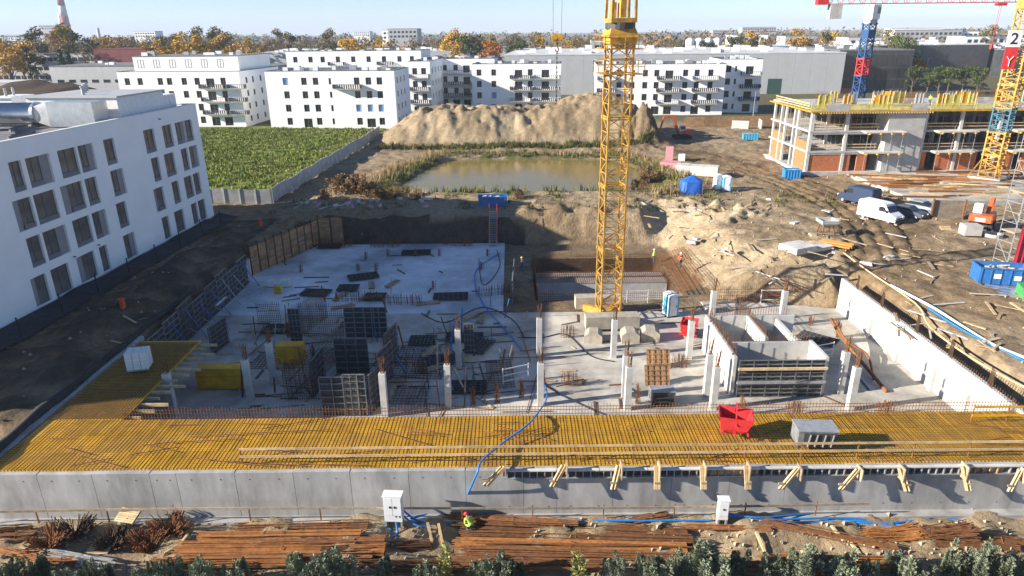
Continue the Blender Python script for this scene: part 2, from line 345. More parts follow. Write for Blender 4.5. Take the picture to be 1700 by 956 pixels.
# ------------------------------------------------------------------ buildings
def facade(mb, A, B, z0, z1, ops, depth=0.2):
    A = Vector((A[0], A[1], 0)); B = Vector((B[0], B[1], 0)); L = (B - A).length; d = (B - A) / L; nrm = Vector((d.y, -d.x, 0))
    xs = sorted({0.0, L} | {round(min(max(o[i], 0), L), 3) for o in ops for i in (0, 1)}); zs = sorted({z0, z1} | {round(o[i], 3) for o in ops for i in (2, 3)})
    Q = lambda s, z, off=0.0: tuple(A + d * s + Vector((0, 0, z)) - nrm * off)
    for i in range(len(xs) - 1):
        for j in range(len(zs) - 1):
            cx, cz = (xs[i] + xs[i + 1]) / 2, (zs[j] + zs[j + 1]) / 2
            if any(o[0] < cx < o[1] and o[2] < cz < o[3] for o in ops): continue
            mb.add([Q(xs[i], zs[j]), Q(xs[i + 1], zs[j]), Q(xs[i + 1], zs[j + 1]), Q(xs[i], zs[j + 1])], [(0, 1, 2, 3)])
    for s0, s1, a, b in [o[:4] for o in ops]:
        for p, q in (((s0, a), (s1, a)), ((s1, a), (s1, b)), ((s1, b), (s0, b)), ((s0, b), (s0, a))):
            mb.add([Q(*p), Q(*p, depth), Q(*q, depth), Q(*q)], [(0, 1, 2, 3)])
    return d, nrm, Q
WC = {}
def window(parent, Qp, rz, w, h, mull=1, pane=None, sill=None, fw=0.07):
    key = (round(w, 1), round(h, 1), mull, pane and pane.name, bool(sill))
    if key not in WC:
        m = MB(); w2, h2 = w / 2 + 0.02, h / 2 + 0.02
        for sx in (-1, 1): m.box((sx * (w2 - fw / 2), 0.02, 0), (fw, 0.08, 2 * h2))
        for sz in (-1, 1): m.box((0, 0.018, sz * (h2 - fw / 2)), (2 * w2 - 2 * fw, 0.076, fw))
        for k in range(1, mull): m.box((-w2 + 2 * w2 * k / mull, 0.016, 0), (fw, 0.07, 2 * h2 - 2 * fw))
        p = MB().box((0, 0.04, 0), (2 * w2 - 0.02, 0.02, 2 * h2 - 0.02))
        s_ = MB().box((0, -0.1, -h2 + 0.24), (2 * w2 - 0.1, 0.05, 0.46)) if sill else None
        WC[key] = (m.mesh('window'), p.mesh('pane'), s_ and s_.mesh('sill_panel'))
    a, b, c = WC[key]
    f = put('window', a, FRAME, parent, Qp, rz); put('pane', b, pane or GLASS, f)
    if c: put('sill_panel', c, SILL, f)
    return f
def box_part(parent, name, mat, *boxes):
    m = MB()
    for c, d in boxes: m.box(c, d)
    return m.build(name, mat, parent)
# --- the white building on the left
def left_building():
    A0, B0 = Vector((-42.7, 52.1, 0)), Vector((-40.0, 89.6, 0)); d = (B0 - A0).normalized(); A = A0 - d * 15.2; nrm = Vector((d.y, -d.x, 0)); L = (B0 - A).length
    r = root('white_building', (A.x, A.y, 0), 'long white four storey building with tall grey windows beside the pit', 'building')
    rz = math.atan2(d.y, d.x); r.rotation_euler = (0, 0, rz)   # local x runs along the facade, local -y faces the pit
    def hit(u, v):
        q = ray(u, v); t = (A - CP).dot(nrm) / q.dot(nrm); p = CP + q * t; return (p - A).dot(d), p.z
    rows = [
     [(18,40,262,318,0),(45,87,250,310,1),(98,130,240,293,0),(132,158,235,285,1),(174,192,225,272,0),(240,258,210,253,0),(271,287,203,245,0),(292,309,197,238,1),(307,320,194,233,0)],
     [(26,59,330,388,-1),(60,98,318,376,0),(104,142,303,358,-1),(145,165,296,345,0),(187,209,281,330,1),(254,267,262,304,0),(275,292,254,296,0),(303,314,247,285,0),(316,330,242,280,1)],
     [(50,75,397,452,0),(76,117,380,440,1),(125,155,364,418,0),(157,181,352,403,1),(197,214,340,385,0),(258,275,313,357,-1),(288,300,303,343,0),(308,322,294,334,0),(323,334,290,327,0)],
     [(57,85,462,520,-1),(90,122,445,505,0),(131,163,422,475,-1),(169,183,413,455,0),(208,228,391,432,1),(272,284,363,402,0),(292,308,352,390,0),(320,330,341,375,0),(331,343,334,368,0)]]
    ops = []; info = []; zb = [(10.45, 13.05), (7.15, 9.85), (3.75, 6.45), (0.3, 2.95)]
    for r_, (za, zt) in zip(rows, zb):
        for (u0, u1, v0, v1, pn) in r_:
            vm = (v0 + v1) / 2; s0, s1 = hit(u0, vm)[0], hit(u1, vm)[0]
            ops.append((s0, s1, za, zt)); info.append((s0, s1, za, zt, pn))
        for k in range(3):
            s0 = 2.0 + 4.2 * k; ops.append((s0, s0 + 1.5, za, zt)); info.append((s0, s0 + 1.5, za, zt, 0))
    W = 25.0; m = MB(); facade(m, (0, 0), (L, 0), 0, 14.75, ops, 0.32)
    facade(m, (L, 0), (L, W), 0, 14.75, []); facade(m, (L, W), (0, W), 0, 14.75, []); facade(m, (0, W), (0, 0), 0, 14.75, [])
    m.build('wall', WHITE, r)
    t = 0.35; pm = MB()
    for a, b in (((0, 0.0), (L, t)), ((0, W - t), (L, W)), ((0, t), (t, W - t)), ((L - t, t), (L, W - t))): pm.b2((a[0] - .03, a[1] - .03, 14.75), (b[0] + .03, b[1] + .03, 14.83))
    pm.build('parapet_cap', PLASTW, r)
    MB().b2((0.02, 0.33, 13.6), (L - .02, W - .02, 13.95)).build('roof', ROOF, r)
    pm = MB()
    for a, b in (((0, 0.01), (L, t)), ((0, W - t), (L, W - .01)), ((.01, t), (t, W - t)), ((L - t, t), (L - .01, W - t))): pm.b2((a[0] + .01, a[1], 13.95), (b[0] - .01, b[1], 14.75))
    pm.build('parapet', WHITE, r)
    MB().b2((0, -0.06, -1.0), (L, 0.0, 0.22)).build('plinth', CONC, r)
    for s0, s1, za, zt, pn in info:
        w = s1 - s0; pw = 0.38 * w if pn else 0
        a, b = (s0, s1 - pw) if pn >= 0 else (s0 + pw, s1)
        window(r, ((a + b) / 2, 0.24, (za + zt) / 2), 0, b - a, zt - za, 2 if b - a > 1.3 else 1, GLASSW, za > 1)
        if pn:
            c = (b + s1) / 2 if pn > 0 else (s0 + a) / 2
            box_part(r, 'recess_panel', PALEP, ((c, 0.25, (za + zt) / 2), (pw, 0.06, zt - za)))
    for s, z in ((25.5, 3.2), (29.2, 3.25), (44, 13.9)): MB().tube([(s, -0.25, z), (s, 0.05, z)], 0.07, 8).build('overflow_spout', FRAME, r)
    # roof plant
    def rp(name, label, cat): return root(name, tuple(r.matrix_basis @ Vector((0, 0, 0))), label, cat, None, rz)
    q = rp('roof_plant_room', 'grey clad plant room on the roof of the white building', 'plant room')
    s = 38.0
    MB().b2((39.3, 1.5, 13.9), (48.4, 11.8, 16.7)).build('wall', PLASTW, q); MB().b2((39.1, 1.3, 16.7), (48.6, 12, 16.88)).build('roof', CLAD, q)
    for dx in (3, 6, 8.5): MB().tube([(s + dx, 4.5 + dx * .6, 16.88), (s + dx, 4.5 + dx * .6, 17.7)], 0.16, 8).tube([(s + dx, 4.5 + dx * .6, 17.7), (s + dx, 4.5 + dx * .6, 17.8)], 0.25, 8).build('vent_pipe', STEELG, q)
    q = rp('air_handling_unit', 'pale boxed air unit against the end of the roof plant room', 'air unit')
    for k in range(2): MB().box((49.6 + 1.45 * k, 3.0, 15.05), (1.4, 2.2, 2.2)).build('cabinet', PLASTW, q)
    q = rp('ventilation_duct', 'shiny metal duct lying along the roof of the white building', 'duct')
    MB().tube([(37.3, 24.0, 15.3), (37.3, 9.2, 15.3)], 1.12, 20).build('round_duct', GALV, q, True)
    MB().tube([(37.3, 9.3, 15.3), (37.3, 9.0, 15.3)], 1.2, 20).build('collar', GALV, q)
    m = MB(); ring = lambda x, a, b: [(37.3 - a * i, x, 15.3 + b * j) for i, j in ((-1, -1), (1, -1), (1, 1), (-1, 1))]
    m.add(ring(9.0, .8, .8) + ring(7.2, 1.25, 1.25) + ring(2.2, 1.25, 1.25), [(0, 3, 2, 1), (8, 9, 10, 11)] + [(i + 4 * k, (i + 1) % 4 + 4 * k, (i + 1) % 4 + 4 + 4 * k, i + 4 + 4 * k) for k in (0, 1) for i in range(4)]); m.build('square_duct', GALV, q)
    for k in range(4): MB().box((37.3, 5 + 4.8 * k, 14.08), (1.8, .3, 0.3)).build('support', STEELG, q)
    q = rp('roof_vent_box', 'pale square vent box with flat cap on the left roof', 'vent box'); MB().box((33.8, 13.2, 15.0), (1.7, 1.6, 1.7)).build('box', PLASTW, q); MB().box((33.8, 13.2, 15.92), (2.1, 2.0, 0.14)).build('cap', PLASTW, q); MB().box((33.8, 13.2, 14.05), (1.4, 1.3, 0.25)).build('kerb', ROOF, q)
    q = rp('roof_vent_cluster', 'low white vent hood behind the metal roof duct', 'vent hood'); MB().box((s + 6, 17.0, 15.2), (3.2, 2.0, 2.5)).build('box', PLASTW, q); MB().box((s + 6, 17, 16.52), (3.7, 2.4, 0.15)).build('cap', PLASTW, q)
    for dx in (-1, .2): MB().tube([(s + 6 + dx, 17, 16.5), (s + 6 + dx, 17, 17.5)], 0.13, 8).build('pipe', STEELG, q)
    for k in range(7):
        o = MB().tube([(-1.3, 0, 0.12), (1.3, 0, 0.12)], 0.16, 8).build('membrane_roll', ROOF); o.location = r.matrix_basis @ Vector((27.5 + 1.25 * k, 3 + 1.1 * k + RNG.random(), 13.98)); o.rotation_euler = (0, 0, rz + RNG.uniform(-.3, .3))
        tag(o, 'dark roll of roofing membrane lying on the roof edge', 'roofing roll', 'rolls of roofing membrane on the left roof')
left_building()
# --- apartment blocks
GR = rad(-4.3)
def apartment(name_label, x, y, w, dep, h, cols, floors, balc=(), setback=None, slots=(), side=None, left_side=None, roofstuff=6, blue=()):
    r = root('apartment_block', (x, y, 0), name_label, 'apartment block', 'white apartment blocks behind the sand heap', GR)
    fh = (h - 0.9) / floors; ops = []; wi = []
    for j in range(floors):
        for i, c in enumerate(cols):
            tall = c < 0 or (j == 0 and i % 3 == 1); c = abs(c); ww = 1.4 if not tall else 2.2; hh = 1.75 if not tall else 2.2; zc = j * fh + (1.75 if not tall else 1.35)
            ops.append((c - ww / 2, c + ww / 2, zc - hh / 2, zc + hh / 2)); wi.append((c, zc, ww, hh, (i, j) in blue))
        for c in slots: ops.append((c - .3, c + .3, j * fh + 1.0, j * fh + 2.5)); wi.append((c, j * fh + 1.75, .6, 1.5, False))
    m = MB(); facade(m, (0, 0), (w, 0), -0.5, h, ops, 0.2); so = []; sw = []
    for j in range(floors):
        for c in (side or []):
            so.append((c - .6, c + .6, j * fh + 1, j * fh + 2.5)); sw.append((c, j * fh + 1.75))
    facade(m, (w, 0), (w, dep), -0.5, h, so); facade(m, (w, dep), (0, dep), -0.5, h, [])
    lo = []; lw = []
    for j in range(floors):
        for c in (left_side or []): lo.append((dep - c - .6, dep - c + .6, j * fh + 1, j * fh + 2.5)); lw.append((c, j * fh + 1.75))
    facade(m, (0, dep), (0, 0), -0.5, h, lo); m.build('wall', WHITE2, r)
    MB().b2((0.2, 0.2, h - .7), (w - .2, dep - .2, h - 0.35)).build('roof', ROOF, r)
    pm = MB(); t = .3
    for a, b in (((-.04, -.04), (w + .04, t)), ((-.04, dep - t), (w + .04, dep + .04)), ((-.04, t), (t, dep - t)), ((w - t, t), (w + .04, dep - t))): pm.b2((a[0], a[1], h), (b[0], b[1], h + .1))
    pm.build('parapet_cap', RAILM, r)
    for c, z, ww, hh, bl in wi: window(r, (c, .14, z), 0, ww, hh, 2 if ww > 1 else 1, GLASSB if bl else None)
    for c, z in sw: window(r, (w - .14, c, z), math.pi / 2, 1.2, 1.5, 2)
    for c, z in lw: window(r, (.14, c, z), -math.pi / 2, 1.2, 1.5, 2)
    for bx, bw, fl in balc:
        for j in fl:
            z = j * fh; o = MB().b2((bx, -1.5, z - .18), (bx + bw, -0.002, z)).build('balcony', CONC, r); rl = MB(); n = max(3, int(bw / .55))
            for k in range(n + 1): rl.box((bx + .04 + (bw - .08) * k / n, -1.45, z + .55), (.34 if (bx + j) % 3 > 0.9 else .1, .04, 1.0))
            for e in (0, 1): rl.b2((bx + e * (bw - .05), -1.43, z + .04), (bx + e * (bw - .05) + .05, -.02, z + 1.0))
            rl.b2((bx, -1.48, z + 1.0), (bx + bw, -1.42, z + 1.08)); rl.build('railing', RAILM, o)
    if setback:
        a, b, e, sh = setback; MB().b2((a, e, h - .36), (b, dep - .5, h + sh)).build('penthouse', WHITE2, r); MB().b2((a - .1, e - .1, h + sh), (b + .1, dep - .4, h + sh + .15)).build('penthouse_roof', ROOF, r)
        k = a + 2
        while k < b - 2: window(r, (k, e - .02, h + sh * .5), 0, 1.6, 2.0, 2); k += 4.4
    for k in range(roofstuff):
        xx = RNG.uniform(1.5, w - 2); yy = RNG.uniform(3, dep - 2); hb = h - .35 + ((setback[3] + .5) if setback and setback[0] < xx < setback[1] and yy > setback[2] - .5 else 0); q = RNG.uniform(.7, 1.6)
        MB().b2((xx, yy, hb), (xx + q * 1.3, yy + q, hb + RNG.uniform(.6, 1.2))).build('roof_vent', PLASTW if k % 3 else STEELG, r)
    return r
apartment('white apartment block with corner balconies behind the white office roof', -103, 187.5, 33, 26, 14.0, [2.5, 6, 11.5, 14, 18, 21.5, -25, 28.5], 4, [(22.5, 6.5, (1, 2, 3)), (30, 4.5, (1, 2, 3))], (2, 31, 5, 3.6), (), [4, 8, 13, 18], None, 10)
apartment('white apartment block standing at the edge of the green meadow', -62.1, 181, 33.3, 17, 14.1, [5.2, 10.0, 13.0, 23.6, 26.6, 29.4], 4, [(17.8, 7.0, (3,))], None, (16.7,), [3, 7, 11], [4, 9], 14, {(0, 3), (3, 1), (4, 1), (5, 1)})
apartment('long white apartment wing behind the block by the meadow', -72, 232, 44, 16, 17.6, [3, 8, 12, 17, 22, 27, 32, 37, 41], 5, [(14, 5, (2, 3, 4)), (30, 5, (2, 3, 4))], None, (), [5, 10], None, 12)
apartment('tall narrow white apartment wing with stacked side balconies', -29.5, 207, 6.5, 30, 15.2, [2, 4.6], 4, [(0.2, 6, (1, 2, 3))], None, (), [4, 9, 14, 19], None, 5)
apartment('recessed apartment wing with long dark balconies and shaded front', -22.8, 229, 18, 12, 15.0, [2, 5.5, -9, 12.5, 16], 4, [(.3, 17, (1, 2, 3))], None, (), None, None, 8)
apartment('white apartment block with balcony stacks right behind the sand heap crest', -11.4, 213.5, 26.6, 15, 14.0, [2.2, 6.6, -14, 17.5, -22], 4, [(11.6, 6, (1, 2, 3)), (18.6, 7.6, (1, 2, 3))], None, (), None, [3, 7], 12, {(1, 1), (0, 0), (1, 0)})
apartment('widest white apartment block behind the red excavator', 24.6, 203, 36, 16, 14.0, [3, 6.5, 10.2, 13.8, 17, -20.5, 25.0, 28.2, 32], 4, [(0.3, 5.2, (1, 2, 3)), (17, 6.5, (1, 2, 3)), (27, 7.2, (1, 2, 3))], None, (), None, [3, 7, 11], 18)
apartment('white apartment block end with corner balconies beside the grey hall', 60.8, 207, 12, 16, 14.9, [2.5, -8.5], 4, [(6, 5.7, (1, 2, 3))], None, (4.6,), [4, 9], None, 6)
# --- halls and far buildings
def hall(label, x, y, w, dep, h, mat, roofm=ROOFL, stripes=0, rz=GR, doors=(), cat='hall', vents=0, name='industrial_hall', winrow=None, winmat=None, ribs=True):
    r = root(name, (x, y, 0), label, cat, None, rz); n = max(1, int(w / 6))
    if ribs:
        for k in range(n): MB().b2((w * k / n + .02, 0, -.5), (w * (k + 1) / n - .02, .3, h)).build('wall_panel', mat, r)
        MB().b2((0, .302, -.5), (w, dep, h - .02)).build('wall', mat, r)
    else: MB().b2((0, 0, -.5), (w, dep, h - .02)).build('wall', mat, r)
    MB().b2((-.1, -.1, h), (w + .1, dep + .1, h + .35)).build('roof', roofm, r)
    for k in range(vents): MB().b2((RNG.uniform(1, w - 5), RNG.uniform(2, dep - 4), h + .35), (0, 0, h + .36)).build if False else None
    for k in range(vents):
        a, b = RNG.uniform(1, w - 4), RNG.uniform(2, max(3, dep - 4)); q = RNG.uniform(.8, 2.4); MB().b2((a, b, h + .35), (a + q * 1.4, b + q, h + .35 + q * .7)).build('roof_vent', PLASTW, r)
    for a, b, z0, z1, dm in doors: MB().b2((a, -.06, z0), (b, -.003, z1)).build('door', dm, r)
    if winrow:
        for z0, z1, st, ww in winrow:
            k = st / 2
            while k + ww < w: MB().b2((k, -.05, z0), (k + ww, -.003, z1)).build('window', winmat or GLASS, r); k += st
    return r
hall('long grey industrial hall with pale roof behind the apartment blocks', -2, 274, 126, 90, 14.4, CLAD, doors=[(99, 104, 0, 5.5, M('dark_green_gate', (.03, .08, .06), .6, .1, 1))], vents=60)
hall('black glass office front at the end of the grey hall', 123.6, 270, 27, 60, 15.0, CLADD, ROOF, vents=8, cat='office', name='office_building', winrow=[(1.5, 4.5, 1.9, 1.6), (5.2, 8.6, 1.9, 1.6), (9.4, 13.4, 1.9, 1.6)])
hall('white low hall with strip windows left of the apartments', -172, 268, 41, 30, 12.2, CLAD, ROOF, vents=6, winrow=[(6.5, 7.6, 4.5, 2.6)])
hall('white hall wing behind the dark soil heap', -131, 276, 40, 30, 11.0, CLAD, ROOF, vents=3, winrow=[(5.5, 6.6, 5, 2.4)])
hall('maroon windowless box hall among the yellow trees', -190, 330, 25, 26, 17.0, CLADR, CLADR, ribs=True)
hall('grey long office row at the far left edge', -262, 340, 70, 16, 15, CLAD, ROOF, winrow=[(4, 5.6, 3, 2.4), (8, 9.6, 3, 2.4), (12, 13.6, 3, 2.4)], cat='office', name='office_building')
hall('small white shed with grey roof by the dark soil heap', -194, 255, 20, 12, 7.5, CLAD, ROOFL)
hall('blue walled warehouse with white silos behind the grey hall', 118, 420, 52, 30, 13.5, CLADB, ROOFL, vents=5)
hall('blue walled warehouse end right of the silos', 190, 425, 34, 30, 13.5, CLADB, ROOFL, vents=3)
hall('white flat warehouse beyond the blue crane', 178, 395, 50, 40, 14, WHITE2, ROOFL, vents=10)
hall('slate grey warehouse with sloping look beyond the glass office', 176, 355, 58, 40, 14.8, CLADD, ROOFL, vents=14)
hall('dark ribbed logistics hall beyond the car park', 235, 338, 62, 50, 12.5, CLADD, ROOF, vents=8)
hall('white long logistics hall in the right distance', 215, 470, 110, 50, 14.5, WHITE2, ROOFL, vents=16)
hall('orange brick hall at the right edge', 250, 290, 36, 20, 8.5, BRICK, ROOFL)
hall('silver flat hall with solar roof in the middle distance', -80, 400, 95, 50, 13.0, CLAD, ROOFL, vents=24)
hall('blue grey factory shed among trees in the middle distance', -120, 470, 42, 20, 14, CLAD, ROOF, winrow=[(3, 9, 8, 6.5)])
hall('low grey roofed hall behind the apartment wing', -120, 330, 50, 30, 14.5, CLAD, ROOFL, vents=8)
hall('striped office block behind the main crane', 45, 400, 28, 14, 18.0, CLAD, ROOF, winrow=[(10, 11.5, 4, 3.4), (14, 15.5, 4, 3.4)], cat='office', name='office_building')
for k, (u, v, Y, w, h0) in enumerate([(668, 48, 640, 26, 24), (650, 50, 650, 18, 23), (1330, 60, 470, 20, 17), (1245, 58, 500, 24, 18), (1540, 50, 560, 50, 20), (1610, 52, 560, 40, 19), (15, 58, 1300, 40, 34), (45, 62, 1250, 60, 30), (78, 42, 1450, 34, 52), (1520, 47, 900, 60, 27), (1260, 45, 1100, 50, 30), (600, 52, 1300, 30, 28), (1200, 50, 1300, 36, 27), (1660, 60, 420, 40, 18), (1440, 62, 430, 22, 17), (240, 52, 1000, 30, 30)]):
    p = PY(u, v, Y)
    hall(['pale slab block on the skyline above the trees', 'distant grey block of flats on the horizon'][k % 2] + [' near the mid tower', ' by the hazy mid tower', ' right of the silos', ' behind the silos', ' beyond the blue crane jib', ' left of the numbered crane', ' at the far left edge', ' beside the far left edge', ' at the power station', ' far behind the blue crane', ' far behind the silos', ' left of the crane hook', ' right of the main crane', ' behind the numbered crane', ' beside the blue crane mast', ' left of the orange trees'][k], p.x - w / 2, Y, w, 20, p.z, [CLAD, WHITE2][k % 2], ROOF, ribs=False, cat='building', name='distant_building', winrow=[(p.z - 3.4, p.z - 1.6, 3.5, 2.2), (p.z - 7, p.z - 5.2, 3.5, 2.2)])
for k in range(4):
    r = root('silo', (104 + 5.2 * k, 418, 0), 'white cylindrical silo in a row beside the blue warehouse', 'silo', 'white silos'); MB().tube([(0, 0, 0), (0, 0, 17.5), (0, 0, 18.5)], [2.4, 2.4, 0.8], 16).build('tank', WHITE2, r, True); MB().tube([(2.5, -.2, 0), (2.5, -.2, 18)], .2, 6).build('ladder', STEELG, r)
def chimney(u, v, v0, Y, r0, r1, mats, label):
    t, b = PY(u, v, Y), PY(u, v0, Y); r = root('chimney', (b.x, Y, 0), label, 'chimney'); n = len(mats)
    for k in range(n):
        z0, z1 = t.z * k / n, t.z * (k + 1) / n; f = lambda z: r0 + (r1 - r0) * z / t.z
        MB().tube([(0, 0, z0), (0, 0, z1)], [f(z0), f(z1)], 14).build('shaft_band', mats[k], r, True)
FRED = M('faded_red_paint', (0.3, 0.07, 0.06), 0.8, 0.1, 0.1); FWHT = M('faded_white_paint', (0.6, 0.6, 0.6), 0.8, 0.1, 0.1)
chimney(114, -45, 62, 1500, 9, 5, [CLAD, CLAD, FRED, FWHT, FRED, FWHT, FRED], 'tall red and white banded power station chimney on the skyline')
chimney(108, 20, 62, 1510, 7, 4.5, [CLAD, CLAD], 'grey concrete chimney beside the banded chimney'); chimney(165, 46, 62, 1400, 3.5, 2.5, [CLAD], 'small grey stack right of the tall chimneys')
# --- building under construction on the right
def construction():
    X0, Y0, X1, Y1 = 49.3, 114.0, 112.0, 132.0; fl = [0.5, 3.9, 7.2, 10.4]
    r = root('unfinished_building', (X0, Y0, 0), 'unfinished concrete frame building with red brick infill and yellow formwork on top', 'building'); o = Vector((X0, Y0, 0))
    L = X1 - X0; D = Y1 - Y0
    MB().b2((-.6, -.6, -1), (L, D, .5)).build('base_slab', CONC, r)
    for z in fl[1:3]: MB().b2((0, 0, z - .3), (L, D, z)).build('floor_slab', CONC, r)
    MB().b2((-.6, -.8, fl[3] - .16), (L, D, fl[3])).build('deck', YEL, r)
    MB().b2((.1, .1, fl[3] + .0), (L, D, fl[3] + .25)).build('top_slab', CONC, r)
    for k in range(3):
        z0, z1 = fl[k], fl[k + 1] - .301 if k < 2 else fl[3] - .162
        xk = [0, 5.8, 18.6, 24.5, 31, 37.5, 44, 50.5, 57]
        for x in xk: MB().b2((x, .05, z0), (x + .5, .5, z1)).build('column', CONCW, r)
        for y in (5.5, 11, 16.5): MB().b2((.05, y, z0), (.4, y + .45, z1)).build('column', CONCW, r)
        for x in xk:
            for y in (7, 13): MB().b2((x, y, z0), (x + .45, y + .45, z1)).build('column', CONC, r)
        if k < 2: MB().b2((.5, .08, z1 - .3), (12.2, .42, z1)).build('edge_beam', CONC, r)
        MB().b2((6.2, D - .3, z0), (L, D - .05, z1)).build('back_wall', CONC, r)
        if k < 2:
            for x in (8.5, 20.3, 33, 46): MB().b2((x, -1.7, fl[k + 1] - .22), (x + 6.5, -.002, fl[k + 1] - .02)).build('balcony_slab', CONCW, r)
    MB().b2((12.4, -.5, .5), (18.4, -.15, fl[3] - .17)).build('shaft_wall', CONC, r)
    MB().b2((12.4, -.148, .5), (12.7, 3.8, fl[3] - .17)).build('shaft_wall', CONC, r); MB().b2((18.1, -.148, .5), (18.4, 3.8, fl[3] - .17)).build('shaft_wall', CONC, r)
    for a, b in ((.55, 5.75), (6.35, 7.4), (8.5, 10.2), (19.2, 20.0), (21.6, 24.4), (25.1, 28.5), (31.6, 34.5), (36.0, 37.4), (38.2, 41)):   # brick courses on the ground storey
        bp = MB().b2((a, .2, .5), (b, .4, 3.6)).build('brick_infill', BRICK, r); cm = MB()
        for j in range(12): cm.b2((a + .02, .18, .52 + j * .256), (b - .02, .198, .74 + j * .256))
        cm.build('brick_course', BRICK, bp)
    for y0, y1 in ((.6, 5.4), (11.6, 16.4)):
        MB().b2((.1, y0, .5), (.3, y1, 3.59)).build('brick_infill', BRICK, r)
        MB().b2((.1, y0, 3.9), (.3, y1, 5.3)).build('brick_infill', BRICK, r)
    sd = MB()
    for k in range(44): sd.box((1.0 + k * .42, -.3, fl[3] - .3), (.09, 1.4, .22))
    sd.build('formwork_joists', WOOD, r, kind='stuff')
    # things standing in and on it
    prop = root('steel_prop', (0, 0, 0), 'thin galvanised telescopic prop between the floors of the unfinished building', 'prop', 'props under the unfinished floors')
    MB().bar((0, 0, 0), (0, 0, 1.6), .07, n=6).build('outer_tube', STEELG, prop); MB().bar((0, 0, 1.6), (0, 0, 2.98), .05, n=6).build('inner_tube', STEELG, prop); MB().box((0, 0, .01), (.16, .16, .02)).build('base_plate', STEELG, prop)
    first = True; spots = [(x + RNG.uniform(-.2, .2), y, k) for k in (1, 2) for y in (.9, 3.0) for x in np.arange(1.2, 46, 1.9) if not 12 < x < 18.8] + [(x, -1.5, k) for k in (0, 1) for b in (8.5, 20.3, 33) for x in (b + .4, b + 2.6, b + 4.3, b + 6.1)] + [(.25, y, k) for k in (1, 2) for y in np.arange(1.2, 16, 1.7)]
    for x, y, k in spots:
        z = fl[k] if y > 0 or k else .02; loc = (X0 + x, Y0 + y, z); sc = (1, 1, ((fl[k + 1] - (.32 if k < 2 else .17)) - z) / 2.98)
        if y < 0: sc = (1, 1, (fl[k + 1] - .23 - (fl[k] - .02 if k else .5)) / 2.98); loc = (X0 + x, Y0 + y, fl[k] - .02 if k else .5)
        if first: prop.location = loc; prop.scale = sc; first = False
        else: dup(prop, loc, 0, None, None, sc)
    for k in (1, 2):
        for x in (.7, 6.5, 19.3, 25.3, 31.8, 38.3):
            g = root('guard_rail', (X0 + x, Y0 + .3, fl[k]), 'timber guard rail across an open bay of the unfinished building', 'guard rail', 'timber guard rails in open bays')
            for z in (.45, .95): MB().b2((0, 0, z), (5.0, .05, z + .14)).build('plank', WOOD, g)
            for xx in (0.1, 4.7): MB().b2((xx, .052, 0), (xx + .1, .12, 1.2)).build('post', WOODG, g)
    # yellow edge protection on the top
    k = 0; x = -0.7
    while x < 60:
        w = RNG.choice([2.6, 3.2, 2.2, 3.6])
        g = root('edge_barrier', (X0 + x, Y0 - .75, fl[3]), 'yellow mesh edge barrier along the top deck of the unfinished building', 'barrier', 'yellow edge barriers on the unfinished building')
        if k % 4 == 1: MB().b2((0, 0, .01), (w, .08, 1.15)).build('concrete_upstand', CONC, g)
        else:
            for z in np.arange(.1, 1.15, .15): MB().b2((0, 0, z), (w, .03, z + .1)).build('slat', YELM, g)
        for xx in (0.02, w - .1): MB().b2((xx, .082, 0), (xx + .08, .15, 1.35)).build('post', YELM, g)
        x += w + RNG.choice([.02, .02, .5]); k += 1
    for y in np.arange(0, 15, 3.0):
        g = root('edge_barrier', (X0 - .7, Y0 + y, fl[3]), 'timber and yellow barrier along the left edge of the top deck', 'barrier', 'barriers on the left deck edge')
        for z in (.3, .7, 1.1): MB().b2((0, 0, z), (.04, 2.9, z + .16)).build('plank', WOOD if y > 5 else YELM, g)
        MB().b2((.05, .1, 0), (.13, .2, 1.3)).build('post', WOODG, g)
    for i in range(36):
        x, y = 1 + i * 1.35 + RNG.random(), RNG.uniform(1.5, 13); t_ = i % 4; p = (X0 + x, Y0 + y, fl[3] + .25)
        g = root('wall_form', p, ['yellow wall formwork panel standing on the top deck', 'grey plywood form standing on the top deck', 'rusty starter bar wall standing on the top deck', 'yellow beam form with timber edge on the top deck'][t_], 'formwork', 'wall forms on the top deck', RNG.uniform(-.1, .1)); w = RNG.uniform(1.4, 3)
        if t_ == 2:
            m = MB()
            for q in np.arange(0, w, .16): m.bar((q, 0, 0), (q, 0, 2 + .3 * RNG.random()), .03)
            for q in (.5, 1.0, 1.5): m.bar((0, .02, q), (w, .02, q), .03)
            m.build('bars', RUST, g)
        else:
            MB().b2((0, 0, 0), (w, .1, 1.9)).build('panel', [YELM, CONC, None, YEL][t_], g)
            for q in (.1, w / 2, w - .2): MB().b2((q, -.08, 0), (q + .1, -.002, 2.1)).build('stud', WOOD if t_ != 1 else STEELG, g)
    # the slab in front of it
    MB().b2((56, 92, -.2), (112, 113.2, .55)).build('basement_slab', SLABM, None, kind='structure')
    for i in range(95):
        x, y = RNG.uniform(57, 90), RNG.uniform(94, 112.5); a = RNG.uniform(-.5, .1); ln = RNG.uniform(3, 9); m = MB()
        for q in range(9): m.bar((-ln / 2, q * .07 + RNG.uniform(-.1, .1), .04 + .05 * (q % 3)), (ln / 2, q * .07 + RNG.uniform(-.15, .15), .04 + .05 * (q % 3)), .045)
        o = m.build('rebar_bundle', [RUSTL, RUST, RUSTL, WOOD][i % 4]); o.location = (x, y, .55); o.rotation_euler = (0, 0, a)
        tag(o, ['rusty bundle of bars lying on the slab before the unfinished building', 'pale timber lengths lying on the slab before the unfinished building'][i % 4 == 3], ['rebar', 'timber'][i % 4 == 3], ['bundles on the far slab', 'timbers on the far slab'][i % 4 == 3])
YELM = M('pale_yellow_mesh', (0.6, 0.52, 0.1), 0.6, 0.3, 1.5, rnd=0.15)
construction()
